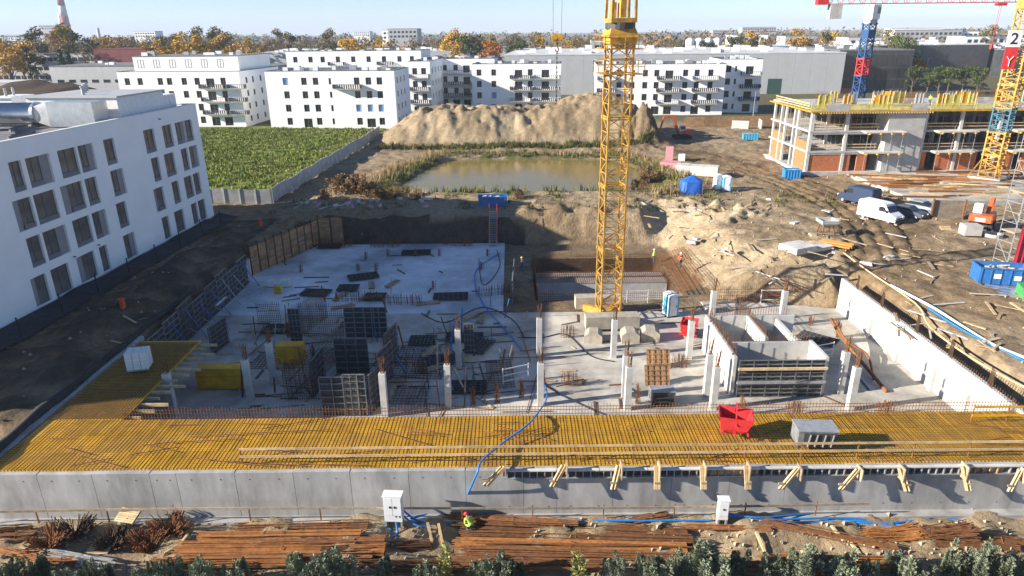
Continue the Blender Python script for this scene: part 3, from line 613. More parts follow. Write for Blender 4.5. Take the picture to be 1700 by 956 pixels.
# ------------------------------------------------------------------ tower cranes
def mast(parent, p, w, z0, z1, step, mat, rz, name='mast_section', leg=0.16, br=0.075, levels=5):
    z = z0; a = w / 2; k = 0
    while z < z1 - 0.1:
        zt = min(z + step, z1); m = MB()
        for i, j in ((-1, -1), (1, -1), (1, 1), (-1, 1)): m.box((i * a, j * a, (z + zt) / 2), (leg, leg, zt - z))
        c = [(-a, -a), (a, -a), (a, a), (-a, a)]; n = levels
        for f in range(4):
            (x0, y0), (x1, y1) = c[f], c[(f + 1) % 4]
            m.bar((x0, y0, z + .1), (x1, y1, z + .1), br * 1.5)
            for q in range(n):
                za, zb = z + (zt - z) * q / n, z + (zt - z) * (q + 1) / n
                if q % 2: m.bar((x0, y0, za), (x1, y1, zb), br)
                else: m.bar((x1, y1, za), (x0, y0, zb), br)
                if q: m.bar((x0, y0, za), (x1, y1, za), br * .8)
            m.bar((x0, y0, zt - .1), (x1, y1, zt - .1), br * 1.5)
        for i, j in c: m.box((i, j, zt), (leg * 1.7, leg * 1.7, .3))
        m.build(name, mat[k % len(mat)] if isinstance(mat, list) else mat, parent); z = zt; k += 1
def jib(parent, p0, p1, w, h, mat, n, name='jib'):
    p0, p1 = Vector(p0), Vector(p1); d = (p1 - p0); L = d.length; d /= L; s = d.cross(Vector((0, 0, 1))).normalized(); up = Vector((0, 0, 1)); m = MB()
    A = lambda t: p0 + d * t + s * (w / 2); B = lambda t: p0 + d * t - s * (w / 2); C = lambda t: p0 + d * t + up * h
    for f in (A, B, C): m.bar(f(0), f(L), .14)
    for k in range(n):
        t0, t1 = L * k / n, L * (k + 1) / n; tm = (t0 + t1) / 2
        for f in (A, B): m.bar(f(t0), C(tm), .07); m.bar(C(tm), f(t1), .07)
        m.bar(A(t0), B(t1), .06); m.bar(A(t0), B(t0), .06)
    return m.build(name, mat, parent)
CB = Vector((9.3, 61.3, PITF))
cr = root('tower_crane', CB, 'yellow lattice tower crane standing on concrete ballast in the pit', 'tower crane', None, rad(8))
mast(cr, CB, 1.9, 1.0, 25.2, 6.05, YELP, 0)
m = MB(); m.bar((-1.9, -1.9, .55), (1.9, 1.9, .55), .5, .7); m.bar((-1.9, 1.9, .55), (1.9, -1.9, .55), .48, .68); m.build('cross_base', YELP, cr)
m = MB(); m.box((0, 0, 25.5), (2.3, 2.3, .5)); m.box((0, 0, 26.1), (2.6, 2.5, .7), 0, .8); m.build('slewing_base', YELP, cr); MB().tube([(0, 0, 26.4), (0, 0, 26.9)], 1.25, 20).build('slewing_ring', STEELD, cr)
m = MB(); m.b2((-1.1, -1.1, 26.9), (1.1, 1.1, 27.25)); m.box((0.1, 0, 28.1), (.5, .9, 1.6)); m.box((-.6, .3, 27.9), (.45, .6, 1.2)); m.build('turntable', YELP, cr)
m = MB()
for i in (-1, 1):
    for j in (-1, 1): m.bar((i * 1.0, j * 1.0, 27.2), (i * .95, j * .95, 29.4), .2)
m.build('turntable_post', YELP, cr)
m = MB()
for i in (-1, 1):
    for j in (-1, 1): m.bar((i * .95, j * .95, 29.4), (i * .5, j * .5, 37), .16)
for k in range(4):
    for i in (-1, 1): m.bar((i * (.95 - .1 * k), -.95 + .1 * k, 29.5 + k * 1.5), (-i * (.85 - .1 * k), -.85 + .1 * k, 31.0 + k * 1.5), .08)
m.build('tower_head', YELP, cr)
m = MB()
for zz in (24.2, 26.2):
    q = 1.75 if zz < 25 else 1.7
    for a, b in (((-q, -q), (q, -1.15)), ((-q, 1.15), (q, q)), ((-q, -1.15), (-1.15, 1.15)), ((1.15, -1.15), (q, 1.15))): m.b2((a[0], a[1], zz - 1.4), (b[0], b[1], zz - 1.33))
    for i in (-1, 0, 1):
        for e in (-q, q): m.bar((i * q, e, zz - 1.35), (i * q, e, zz - .25), .05); m.bar((e, i * q, zz - 1.35), (e, i * q, zz - .25), .05)
    for hh in (.3, .8):
        for e in (-q, q): m.bar((-q, e, zz - 1.35 + hh + .3), (q, e, zz - 1.35 + hh + .3), .045); m.bar((e, -q, zz - 1.35 + hh + .3), (e, q, zz - 1.35 + hh + .3), .045)
m.build('platform', YELP, cr)
MB().b2((1.3, -.8, 30.6), (2.8, .8, 32.7)).build('cab', PLASTW, cr); MB().b2((1.5, -.83, 31.2), (2.83, .83, 32.4)).build('cab_glass', GLASS, cr)
jd = Vector((math.sin(rad(-17.5 + 8)), math.cos(rad(-17.5 + 8)), 0))   # direction of the jib in crane space
jib(cr, jd * 1.2 + Vector((0, 0, 33.6)), jd * 34 + Vector((0, 0, 33.8)), 1.4, 1.5, YELP, 18); jib(cr, -jd * 1.2 + Vector((0, 0, 33.6)), -jd * 13 + Vector((0, 0, 33.6)), 1.4, 1.0, YELP, 7, 'counter_jib')
m = MB(); m.box(-jd * 12 + Vector((0, 0, 32.6)), (1.5, 2.4, 2.4), rad(-10)); m.build('counterweight', CONC, cr)
m = MB(); m.bar((0, 0, 37), jd * 26 + Vector((0, 0, 35.3)), .06); m.bar((0, 0, 37), -jd * 12 + Vector((0, 0, 34.6)), .06); m.build('pendant_line', STEELD, cr)
hp = PY(925, 65, 75); hb = root('crane_hook', (hp.x, hp.y, hp.z), 'crane hook block with chain hanging on ropes left of the yellow crane', 'crane hook')
m = MB()
for s in (-.42, .42): m.bar((s, 0, .3), (s * 1.2, 0, 33.6 + PITF - hp.z), .035, n=5)
m.build('rope', STEELD, hb)
m = MB(); m.b2((-.5, -.2, -.3), (.5, .2, .55)); m.tube([(-.3, -.26, .2), (-.3, .26, .2)], .3, 12); m.tube([(.3, -.26, .2), (.3, .26, .2)], .3, 12); m.build('pulley_block', YELP, hb)
MB().tube([(0, 0, -.3), (0, 0, -.7), (.16, 0, -.95), (.1, 0, -1.2), (-.12, 0, -1.15), (-.16, 0, -.98)], .07, 6).build('hook', RUST, hb)
m = MB()
for k in range(22): m.box((0, 0, -1.35 - k * .24), (.05 if k % 2 else .13, .13 if k % 2 else .05, .22))
m.build('chain', STEELD, hb)
# ballast
BEIGE = M('beige_concrete', (.4, .36, .29), .9, .25, 1.2, .2)
for k, (dx, dy, w, d, h, z) in enumerate([(0, -2.6, 5.0, 1.3, 1.2, .3), (-.6, 2.3, 4.8, 1.2, 1.2, .3)]):
    o = MB().b2((-w / 2, -d / 2, 0), (w / 2, d / 2, h)).build('ballast_block', BEIGE); o.location = CB + Vector((dx, dy, z)); o.rotation_euler = (0, 0, rad(2))
    tag(o, ['long concrete ballast block across the front of the crane foot', 'long concrete ballast block behind the crane mast', 'concrete ballast block right of the crane mast', 'concrete ballast block left of the crane mast'][k], 'ballast block')
for u, v, w, h in ((1045, 565, 1.6, 1.1), (1078, 562, 1.7, 1.1), (985, 565, 1.6, 1.0)):
    p = P(u, v, PITF); o = MB().prism([(-w / 2, 0), (w / 2, 0), (w / 2, h * .7), (w / 4, h), (-w / 4, h), (-w / 2, h * .7)], -.7, .7).build('spare_ballast', BEIGE); o.location = p; o.rotation_euler = (0, 0, RNG.uniform(-.2, .2)); tag(o, 'chamfered spare concrete block on the floor before the crane foot', 'concrete block', 'spare blocks before the crane foot')
# blue crane with red jib
NAVB = M('dark_blue_paint', (.015, .07, .2), .5, .25, 2)
BB = PY(1437, 145, 150); bc = root('tower_crane', (BB.x - 1.3, 150, 0), 'blue and red tower crane with white cab behind the unfinished building', 'tower crane', None, rad(20))
mast(bc, BB, 1.7, 0, 23.8, 3.4, [NAVB, NAVB, NAVB, NAVB, RED, NAVB, NAVB], 0, leg=.24, br=.13, levels=3)
MB().b2((-.95, -.95, 21.0), (.95, .95, 22.6)).build('climbing_cage', NAVB, bc); MB().box((0, 0, 24.2), (1.9, 1.9, .9)).build('slewing_ring', STEELG, bc); MB().b2((-.9, -1.2, 24.6), (1.1, .9, 27.4)).build('cab', PLASTW, bc); MB().b2((.3, -1.23, 25.7), (1.13, -.1, 26.9)).build('cab_glass', GLASS, bc)
e = Vector((math.cos(rad(-22)), math.sin(rad(-22)), 0)); jib(bc, e * -11 + Vector((0, 0, 27.6)), e * 42 + Vector((0, 0, 27.6)), 1.3, 1.5, RED, 24); m = MB(); m.box(e * -7.5 + Vector((0, 0, 26.2)), (2.4, 1.6, 2.8), rad(-22)); m.build('counterweight', CONC, bc); MB().box(e * -10.3 + Vector((0, 0, 28.2)), (2.2, 1.5, 1.4), rad(-22)).build('winch', RED, bc)
q = e * 25.5; m = MB(); m.box(q + Vector((0, 0, 27.2)), (1.8, 1.2, .5), rad(-22)); m.bar(q + Vector((-.3, 0, 27)), q + Vector((-.1, 0, 19.5)), .05); m.bar(q + Vector((.3, 0, 27)), q + Vector((.1, 0, 19.5)), .05); m.box(q + Vector((0, 0, 19.1)), (.5, .4, .9)); m.build('trolley_hook', RED, bc)
# crane with the number panel
yc = root('tower_crane', (75.6, 107.0, .5), 'yellow tower crane with numbered white and red panel at the right edge', 'tower crane', None, rad(38))
mast(yc, None, 2.3, .3, 24.8, 3.5, [YELP, YELP, M('teal_paint', (.04, .14, .2), .6, .2, 2), YELP, YELP, YELP, YELP], 0, leg=.2, br=.1, levels=4)
MB().box((0, 0, .15), (4.5, 4.5, .5)).build('base', CONC, yc); m = MB()
for i in (-1, 1):
    for j in (-1, 1): m.bar((i * 2.2, j * 2.2, .3), (i * 1.15, j * 1.15, 3), .16)
m.build('base_strut', YELP, yc); MB().box((0, 0, 26), (2.6, 2.6, 2.2)).build('slewing_unit', YELP, yc)
jib(yc, Vector((0, 0, 28)), Vector((20, 25, 28)), 1.4, 1.5, YELP, 14)
ca = rad(-38) + rad(-14)   # panel turned to the camera
sg = root('crane_sign', (75.6 - 2.2, 107.0 - 1.6, 20.2), 'white and red panel with the number 2 hung on the crane mast', 'sign', None, rad(-10))
MB().b2((-.95, 0, 0), (.95, .08, 2.3)).build('white_panel', WPAINT, sg); MB().b2((-.85, 0, -3.1), (.85, .08, -.02)).build('red_panel', RED, sg)
def text_mesh(t, size, mat, parent, loc, rx=math.pi / 2):
    cu = bpy.data.curves.new('lettering', 'FONT'); cu.body = t; cu.size = size; cu.align_x = 'CENTER'; cu.extrude = .01; cu.offset = size * .012
    o = bpy.data.objects.new('tmp', cu); COL.objects.link(o); bpy.context.view_layer.update(); me = bpy.data.meshes.new_from_object(o.evaluated_get(bpy.context.evaluated_depsgraph_get())); bpy.data.objects.remove(o)
    q = put('lettering', me, mat, parent, loc); q.rotation_euler = (rx, 0, 0); return q
text_mesh('2', 2.2, BLACK, sg, (0, -.03, .4))
m = MB(); m.bar((-.45, -.02, -1.3), (0, -.02, -1.9), .22, .03); m.bar((.45, -.02, -1.3), (0, -.02, -1.9), .22, .03); m.bar((0, -.02, -1.8), (0, -.02, -2.7), .22, .03); m.build('emblem', WPAINT, sg)
# ------------------------------------------------------------------ the pit: slab, walls, deck
MB().b2((-30.4, 32.6, PITF - .25), (32.4, 63.0, PITF)).build('pit_slab', SLABM, kind='structure')
MB().b2((-30.4, 63.0, PITF - .25), (-.9, 87.0, PITF - .003)).build('pit_slab', SLABL, kind='structure')
MB().b2((2.3, 66.5, -6.1), (17.7, 80.4, -5.8)).build('pit_blinding', CONC, kind='structure')
MB().b2((19.5, 62.9, PITF - .3), (32.5, 65.5, PITF - .004)).build('pit_slab', SLABM, kind='structure')
fw = root('front_basement_wall', (0, 32.5, PITF), 'long grey cast concrete basement wall facing the rebar store', 'wall')
x = -30.2; ws = [3.3, 3.1, 3.25, 1.5, 3.3, 3.3, 3.2, 3.3, 3.2, 3.3, 1.9, 3.2, 3.3, 3.3, 3.2, 3.3, 3.3, 3.3, 3.2, 3.3, 3.3]
for i, w in enumerate(ws):
    if x + w > 32.4: w = 32.4 - x
    if w < .2: break
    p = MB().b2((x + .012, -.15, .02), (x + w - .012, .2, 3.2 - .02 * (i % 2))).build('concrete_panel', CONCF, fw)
    for zz in (.7, 2.75):
        for q in (.25, .75): MB().tube([(x + w * q, -.158, zz), (x + w * q, -.12, zz)], .045, 8).build('tie_hole', FRAME, p)
    x += w
MB().b2((-30.2, -.12, 0), (32.4, .19, 3.15)).build('wall_core', FRAME, fw); MB().b2((-30.4, -.75, -.2), (32.6, -.16, .22)).build('footing', CONCF, fw)
rw = root('right_basement_wall', (32.4, 32.9, PITF), 'sunlit pale concrete basement wall along the right of the pit', 'wall')
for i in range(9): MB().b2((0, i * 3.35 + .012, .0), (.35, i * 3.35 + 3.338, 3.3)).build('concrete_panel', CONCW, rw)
MB().b2((.02, .1, 0), (.33, 30.1, 3.27)).build('wall_core', CONC, rw)
m = MB()
for y in np.arange(.2, 30, .25): m.bar((.1, y, 3.2), (.1, y, 3.65 + .15 * RNG.random()), .025); m.bar((.27, y, 3.2), (.27, y, 3.6), .025)
for y in (8, 12.5, 17, 22.5, 27):
    for q in range(6): m.bar((.1 + .03 * q, y + .12 * q, 3.2), (.12 + .03 * q, y + .12 * q, 4.6), .03)
m.build('starter_bars', RUSTD, rw)
for y in (9.5, 13.5, 18.6, 20.0, 23.3): MB().b2((-.28, y, 0), (-.002, y + .45, 1.3 + .4 * (y % 2))).build('pilaster', CONCW, rw)
# left boundary: low concrete edge, formwork and lagging
lw = root('left_basement_wall', (-30.3, 33, PITF), 'shaded concrete wall along the left edge of the pit', 'wall')
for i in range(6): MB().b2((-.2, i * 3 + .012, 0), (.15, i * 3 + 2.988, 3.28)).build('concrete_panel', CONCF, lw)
MB().b2((-.25, 18.0, 0), (.1, 43.0, 2.1)).build('upstand', CONC, lw); MB().b2((-.1, 33.0, .0), (.28, 40.5, 1.9)).build('white_sheet', FILM, lw)
sh = root('lagging_wall', (-30.2, 73, PITF), 'brown timber lagging wall holding the left back corner of the pit', 'lagging wall')
def lag(p, q, n, h):
    p, q = Vector(p), Vector(q); d = (q - p) / n
    for k in range(n):
        a, b = p + d * k, p + d * (k + 1); MB().bar(a + Vector((0, 0, 0)), a + Vector((0, 0, h + .25)), .2, .2).build('post', RUSTD, sh)
        for j in range(int(h / .28)): MB().bar(a.lerp(b, .05) + Vector((0, 0, .14 + j * .28)), a.lerp(b, .95) + Vector((0, 0, .14 + j * .28)), .06, .265).build('board', LAG, sh)
lag((0, 2, 0), (4.7, 14.1, 0), 9, 3.5); lag((4.75, 14.1, 0), (8.0, 14.2, 0), 2, 3.7)
def make_form(w, h, mat=STEELD, rib=6, stud=3):
    m = MB()
    for k in range(rib + 1): m.b2((0, -.1, h * k / rib - .03), (w, -.001, h * k / rib + .03))
    for k in range(stud + 1): m.b2((w * k / stud - .035, -.12, 0), (w * k / stud + .035, -.101, h))
    return m.mesh('frame'), MB().b2((0, 0, 0), (w, .03, h)).mesh('panel')
FP = {}
def form(p, rz, w, h, label, group, mat=STEELD, fm=None, tilt=0.0, rib=6, stud=3, props=False, name='wall_formwork'):
    key = (w, h, rib, stud, mat.name)
    if key not in FP: FP[key] = (make_form(w, h, mat, rib, stud))
    r = root(name, p, label, 'formwork', group, rz); r.rotation_euler = (tilt, 0, rz)
    m_ = FP[key]; put('frame', m_[0], FORMR if mat is STEELD else mat, r).data.materials[0] if not fm else put('frame', m_[0].copy(), fm, r); put('panel', m_[1], mat, r)
    if props:
        MB().bar((w / 2, -.12, h * .8), (w / 2, -1.7, .05), .09, n=6).build('push_prop', BLUE if RNG.random() < .5 else STEELG, r); MB().bar((w / 2, -.12, h * .3), (w / 2, -1.7, .06), .07, n=6).build('lower_prop', STEELG, r)
    return r
for i in range(8): form((-29.85 + .02 * i, 50.6 + i * 2.75, PITF), math.pi / 2, 2.7, 3.0 + .3 * (i % 3), 'dark wall formwork panel with push prop along the left pit edge', 'propped forms along the left pit edge', props=True)
# deck of yellow formwork with rebar mat
dk = root('formwork_deck', (0, 35.4, -.2), 'yellow formwork deck carrying a rebar mat along the front wall', 'formwork deck')
for i, x in enumerate(np.arange(-30.0, 31.9, 2.5)):
    for j, (y0, y1) in enumerate(((-2.7, -.9), (-.88, .9), (.92, 2.75))): MB().b2((x + .008, y0, .0 + .004 * ((i + j) % 2)), (min(x + 2.49, 32.3), y1, .06 + .004 * ((i + j) % 3))).build('plywood_sheet', YEL, dk)
for i, y in enumerate(np.arange(2.8, 14.7, 2.0)):
    for j in range(2): MB().b2((-30.0 + 2.75 * j, y + .008, .0 + .004 * ((i + j) % 2)), (-30.0 + 2.75 * j + 2.73 - .6 * j, y + 1.99, .06 + .004 * (i % 2))).build('plywood_sheet', YEL, dk)
for y in (-2.0, 0.2, 2.4): MB().b2((-29.9, y, -.22), (32.2, y + .09, -.005)).build('bearer', YEL, dk)
for i in range(14):
    y = 3.2 + .85 * i; MB().b2((-27.5, y, -.22), (-24.2 + .5 * (i % 3), y + .09, -.006)).build('joist', WOOD, dk)
for x in np.arange(-29, 32, 2.6):
    for y in (-1.6, 2.3): MB().bar((x, y, -3.1), (x, y, -.22), .09, n=6).build('prop', STEELG, dk)
m = MB()
for x in np.arange(-29.7, 32.1, .23):
    x += RNG.uniform(-.02, .02); m.bar((x, -2.65, .14), (x + RNG.uniform(-.05, .05), 2.75, .14), .019); 
for y in np.arange(-2.6, 2.75, .2): m.bar((-29.9, y, .165), (32.2, y + RNG.uniform(-.03, .03), .165), .018)
for x in np.arange(-29.8, -25.2, .2): m.bar((x, 2.8, .14), (x, 14.4, .14), .028)
for y in np.arange(2.9, 14.4, .22): m.bar((-29.9, y, .165), (-25.2, y, .165), .026)
m.build('rebar_mat', RUSTD, dk, kind='stuff')
for i in range(44):
    x = RNG.uniform(-29, 30); y = RNG.uniform(-2.4, 2); a = RNG.uniform(-.5, .5); ln = RNG.uniform(1.5, 5); o = MB().bar((x, y, .2), (x + ln * math.cos(a), max(-2.6, min(2.7, y + ln * math.sin(a))), .2), .035).build('loose_bar', RUST, dk)
m = MB()
for x in np.arange(-25, 32.2, .2): m.bar((x, 2.78, -.6), (x, 2.78, .75 + .25 * RNG.random()), .026)
for z in (-.1, .2, .5, .72): m.bar((-25, 2.8, z), (32.2, 2.8, z), .028)
m.build('edge_starter_bars', RUST, dk, kind='stuff')
m = MB()
for x in np.arange(-29.9, 32.2, .2): m.bar((x, -2.72, -.3), (x, -2.72, .2), .03); 
m.build('edge_hooks', RUSTD, dk, kind='stuff')
# front edge formwork strip, struts and rails
x = -.6; k = 0
while x < 31.5:
    w = [3.0, 2.4, 2.7, 3.3][k % 4]; r = root('edge_form', (x, 32.05, -.52), 'ladder-like steel edge form along the top of the front basement wall', 'edge form', 'edge forms along the front wall'); MB().b2((0, .2, 0), (w - .04, .24, .55)).build('face_board', WOODG if k % 5 == 4 else STEELD, r)
    MB().b2((0, 0, .5), (w - .04, .199, .58)).build('top_rail', CONCW, r); MB().b2((0, .02, 0), (w - .04, .199, .06)).build('bottom_rail', STEELG, r)
    for q in np.arange(.2, w - .1, .42): MB().b2((q, .04, .061), (q + .06, .198, .499)).build('rib', LAG if k % 5 == 4 else STEELG, r)
    x += w; k += 1
for (ut, vt, ub, vb) in ((835, 775, 806, 806), (937, 772, 917, 808), (1028, 772, 1018, 812), (1091, 773, 1091, 812), (1167, 773, 1168, 812), (1240, 773, 1242, 812), (1325, 777, 1296, 812), (1425, 779, 1396, 813), (1495, 777, 1506, 815), (1600, 774, 1608, 814), (1695, 780, 1676, 816)):
    a, b = PY(ut, vt, 31.9), PY(ub, vb, 31.55); r = root('timber_strut', b, 'pair of pale timber struts bolted below the edge form on the front wall', 'timber strut', 'timber struts on the front wall'); d = a - b
    for s in (-.09, .09): MB().bar(Vector((s, 0, 0)), d + Vector((s, 0, 0)), .1, .16).build('plank', WOOD, r)
    MB().bar((-.16, .05, d.z * .3), (.16, .05, d.z * .3), .1, .1).build('spacer', WOODG, r)
    MB().b2((d.x + .1, .05, d.z * .4), (d.x + .16, .75, d.z + .1)).build('gusset_board', WOODG, r)
def rail(label, group, x0, x1, y, z, h, mat=WOOD, sag=0.0, st=3.2, post=True):
    x = x0; k = 0
    while x < x1 - .2:
        w = min(st, x1 - x); r = root('guard_rail', (x, y, z), label, 'guard rail', group); zz = sag * math.sin((x - x0) / (x1 - x0) * 6.3)
        for hh in h: MB().bar((0, .0, hh + zz), (w - .01, .0, hh + sag * math.sin((x + w - x0) / (x1 - x0) * 6.3)), .035, .14).build('plank', mat, r)
        if post: MB().b2((.02, .02, -.05), (.08, .08, max(h) + .1)).build('post', RUST, r)
        x += w; k += 1
rail('timber guard rail with two planks along the front of the yellow deck', 'guard rails on the deck front', -15.6, 32, 33.1, 0, (.45, .95))
rail('single weathered plank rail before the foot of the front wall', 'plank rails at the wall foot', -31, 20, 31.6, PITF + .5, (.75,), WOODG, .12, 4.0)
rail('yellow plank rail at the right end of the deck', 'yellow rails at the deck end', 28.5, 33.0, 36.8, 0.0, (.4, 1.0), YEL, 0, 2.2)
# columns
cp = root('concrete_column', (0, 0, 0), 'square cast concrete column with rusty starter bars on the pit floor', 'column', 'columns on the pit floor'); MB().b2((-.23, -.23, 0), (.23, .23, 3.5)).build('shaft', CONCW, cp); m = MB()
for i in range(10): m.bar((RNG.uniform(-.18, .18), RNG.uniform(-.18, .18), 3.4), (RNG.uniform(-.22, .22), RNG.uniform(-.22, .22), 4.5 + RNG.random() * .4), .032)
m.build('starter_bars', RUST, cp); first = True
for u, v in ((745, 675), (897, 672), (895, 590), (1041, 679), (1036, 659), (1018, 593), (1143, 595), (1183, 679), (1172, 656), (1410, 680), (1393, 652), (1296, 540), (1180, 540), (762, 611), (455, 634), (417, 665), (290, 690), (640, 690)):
    p = P(u, v, PITF); p.z = PITF
    lb = 'square cast concrete column with rusty starter bars ' + ('standing in the shade of the white building' if p.x < 1 else 'standing on the sunlit pit floor')
    if first: cp.location = p; cp['label'] = lb; first = False
    else: dup(cp, p, RNG.uniform(-.03, .03), lb, 'shaded pit columns' if p.x < 1 else 'sunlit pit columns')
# starter bar clusters on the floor
def bars(n, w, d, h, lean=.1, r=.03):
    m = MB()
    for i in range(n):
        x, y = RNG.uniform(-w / 2, w / 2), RNG.uniform(-d / 2, d / 2); m.bar((x, y, 0), (x + RNG.uniform(-lean, lean), y + RNG.uniform(-lean, lean), h * RNG.uniform(.85, 1.1)), r)
    for z in (.25, .6): m.bar((-w / 2, -d / 2, h * z), (w / 2, -d / 2, h * z), r); m.bar((-w / 2, d / 2, h * z), (w / 2, d / 2, h * z), r)
    return m.mesh('bars')
BC = [bars(14, .5, .5, 1.5), bars(22, 1.6, .3, 1.2), bars(10, .4, .4, 1.0), bars(40, 4, .4, 1.1)]
for i, (u, v, k) in enumerate([(540, 672, 0), (520, 600, 0), (785, 672, 0), (825, 668, 0), (948, 640, 1), (1058, 670, 0), (865, 660, 0), (690, 425, 2), (608, 430, 2), (645, 425, 2), (730, 425, 2), (595, 450, 2), (625, 450, 2), (500, 452, 2), (800, 447, 2), (810, 425, 2), (560, 500, 2), (600, 500, 3), (670, 505, 3), (820, 490, 3), (945, 560, 1), (1130, 610, 1), (1250, 540, 2), (1345, 540, 2), (1470, 690, 1), (1320, 690, 1), (1230, 690, 0), (480, 560, 0), (700, 620, 1), (720, 480, 2), (1390, 560, 0), (1420, 520, 0), (640, 410, 3), (760, 408, 3), (560, 410, 3), (900, 640, 0)]):
    p = P(u, v, PITF); o = put('starter_bars', BC[k], RUST, None, (p.x, p.y, PITF), RNG.uniform(-.2, .2)); tag(o, 'cluster of rusty starter bars rising from the pit floor', 'rebar', 'starter bar clusters on the pit floor')
# concrete core on the right with formwork
core = root('concrete_core', (16.6, 46, PITF), 'pale concrete stair core with open top and starter bars in the pit', 'concrete core'); W = lambda a, b, h=3.3: MB().b2((a[0], a[1], 0), (b[0], b[1], h)).build('wall', CONCW, core)
W((0, 0), (.25, 8.1)); W((.251, 7.85), (7.6, 8.1)); W((3.5, 3.2), (3.75, 7.849)); W((.251, 2.95), (6.9, 3.199), 3.1); W((6.0, 3.2), (6.25, 7.849), 3.0); W((6.901, 0), (7.15, 3.199), 3.2)
m = MB()
for q in np.arange(.1, 8, .22): m.bar((.12, q, 3.2), (.12 + RNG.uniform(-.1, .1), q, 4.2), .03); m.bar((3.6, max(3.3, q), 3.2), (3.6, max(3.3, q), 4.0), .03)
for q in np.arange(.3, 7, .22): m.bar((q, 7.97, 3.2), (q, 7.97, 4.1), .03); m.bar((q, 3.07, 3.0), (q, 3.07, 3.7), .03)
m.build('starter_bars', RUST, core)
for i in range(3): form((17.0 + 2.15 * i, 45.85, PITF), 0, 2.13, 3.1, 'ribbed dark wall formwork with pale walers on the front of the stair core', 'forms on the front of the stair core', rib=9, stud=2)
for z, nm in ((2.35, 0), (1.2, 1)):
    o = MB().b2((-.1, -.25, 0), (6.6, -.13, .2)).build('waler', WOOD if nm == 0 else STEELG); o.location = (17.0, 45.85, PITF + z); tag(o, ['timber waler plank across the top of the core formwork', 'grey steel waler across the middle of the core formwork'][nm], 'waler')
# formwork of the second core in shade and other panels
for i, (u, v, rz, w, h) in enumerate([(537, 690, 0, 2.7, 3.2), (575, 690, 0, 1.6, 3.4), (615, 688, rad(72), 2.7, 3.2), (628, 650, rad(74), 2.7, 3.2), (640, 615, rad(76), 2.7, 3.2), (560, 620, 0, 2.7, 3.2), (520, 660, rad(85), 2.7, 3.0), (485, 570, 0, 1.0, 3.4), (575, 560, 0, 2.7, 3.0), (608, 560, 0, 2.0, 3.0), (850, 505, rad(88), 2.7, 2.6), (852, 480, rad(88), 2.7, 2.6), (772, 590, 0, .8, 3.0), (352, 590, rad(80), 2.7, 2.6)]):
    p = P(u, v, PITF); form((p.x, p.y, PITF), rz, w, h, 'dark ribbed formwork panel standing upright in the shaded part of the pit', 'standing forms in the shaded pit')
for i, (u, v, w, rz) in enumerate([(690, 425, 3.6, .05), (605, 468, 3.4, .35), (520, 492, 3.0, -.12), (748, 500, 3.6, .05), (575, 485, 2.2, 0), (460, 555, 3.0, 0), (770, 570, 3.4, 0), (700, 575, 2.4, 0), (545, 414, 3, 0), (775, 655, 3.0, 0), (1350, 562, 3.2, -.75), (830, 590, 3.0, 1.2), (620, 500, 2.2, 0), (735, 610, 3.0, .1)]):
    p = P(u, v, PITF); form((p.x - w / 2, p.y, PITF + .14), rz, w, 1.9, 'dark grid formwork panel lying flat on the pit floor', 'forms lying on the pit floor', fm=STEELD, tilt=-math.pi / 2 + .001, rib=5, stud=7)
for i, (u, v) in enumerate(((1092, 612), (1090, 640))):
    p = P(u, v, PITF); form((p.x - .9, p.y, PITF), 0, 1.9, 1.6, 'brown timber grid form leaning on the lit pit floor', 'brown grid forms', LAG, None, -.5, 4, 4)
def mesh_wall(u, v, rz, w, h, lab):
    p = P(u, v, PITF); m = MB()
    for q in np.arange(0, w, .18): m.bar((q, 0, 0), (q, 0, h + .3 * RNG.random()), .026)
    for q in np.arange(.15, h, .22): m.bar((0, .03, q), (w, .03, q), .024)
    o = m.build('rebar_wall_cage', RUSTD); o.location = (p.x, p.y, PITF); o.rotation_euler = (0, 0, rz); tag(o, lab, 'rebar cage', 'rebar wall cages')
for u, v, rz, w, h in ((490, 560, 0, 5.5, 3.2), (480, 665, rad(70), 8, 3), (475, 665, 0, 3, 3), (500, 560, rad(75), 5, 3.2), (1240, 560, rad(90), 4, 2.6), (430, 540, 0, 2.2, 2.2)): mesh_wall(u, v, rz, w, h, 'upright rebar mesh for a wall rising from the pit floor')
for u, v, n, w, lab in ((370, 648, 9, 3.9, 'low'), (482, 605, 8, 2.2, 'short'), (1075, 590, 0, 0, '')):
    if not n: continue
    p = P(u, v, PITF); r = root('beam_stack', (p.x, p.y, PITF), 'stack of yellow formwork beams strapped on the pit floor, ' + ('wide one' if n == 9 else 'narrow one beside a column'), 'beam stack')
    for j in range(n):
        for k in range(4): MB().b2((-w / 2, k * .27, j * .2 + .1), (w / 2, k * .27 + .25, j * .2 + .29)).build('beam', YEL, r)
    for q in (-w / 3, w / 3): MB().b2((q - .05, -.1, 0), (q + .05, 1.2, .1)).build('bearer', WOOD, r)
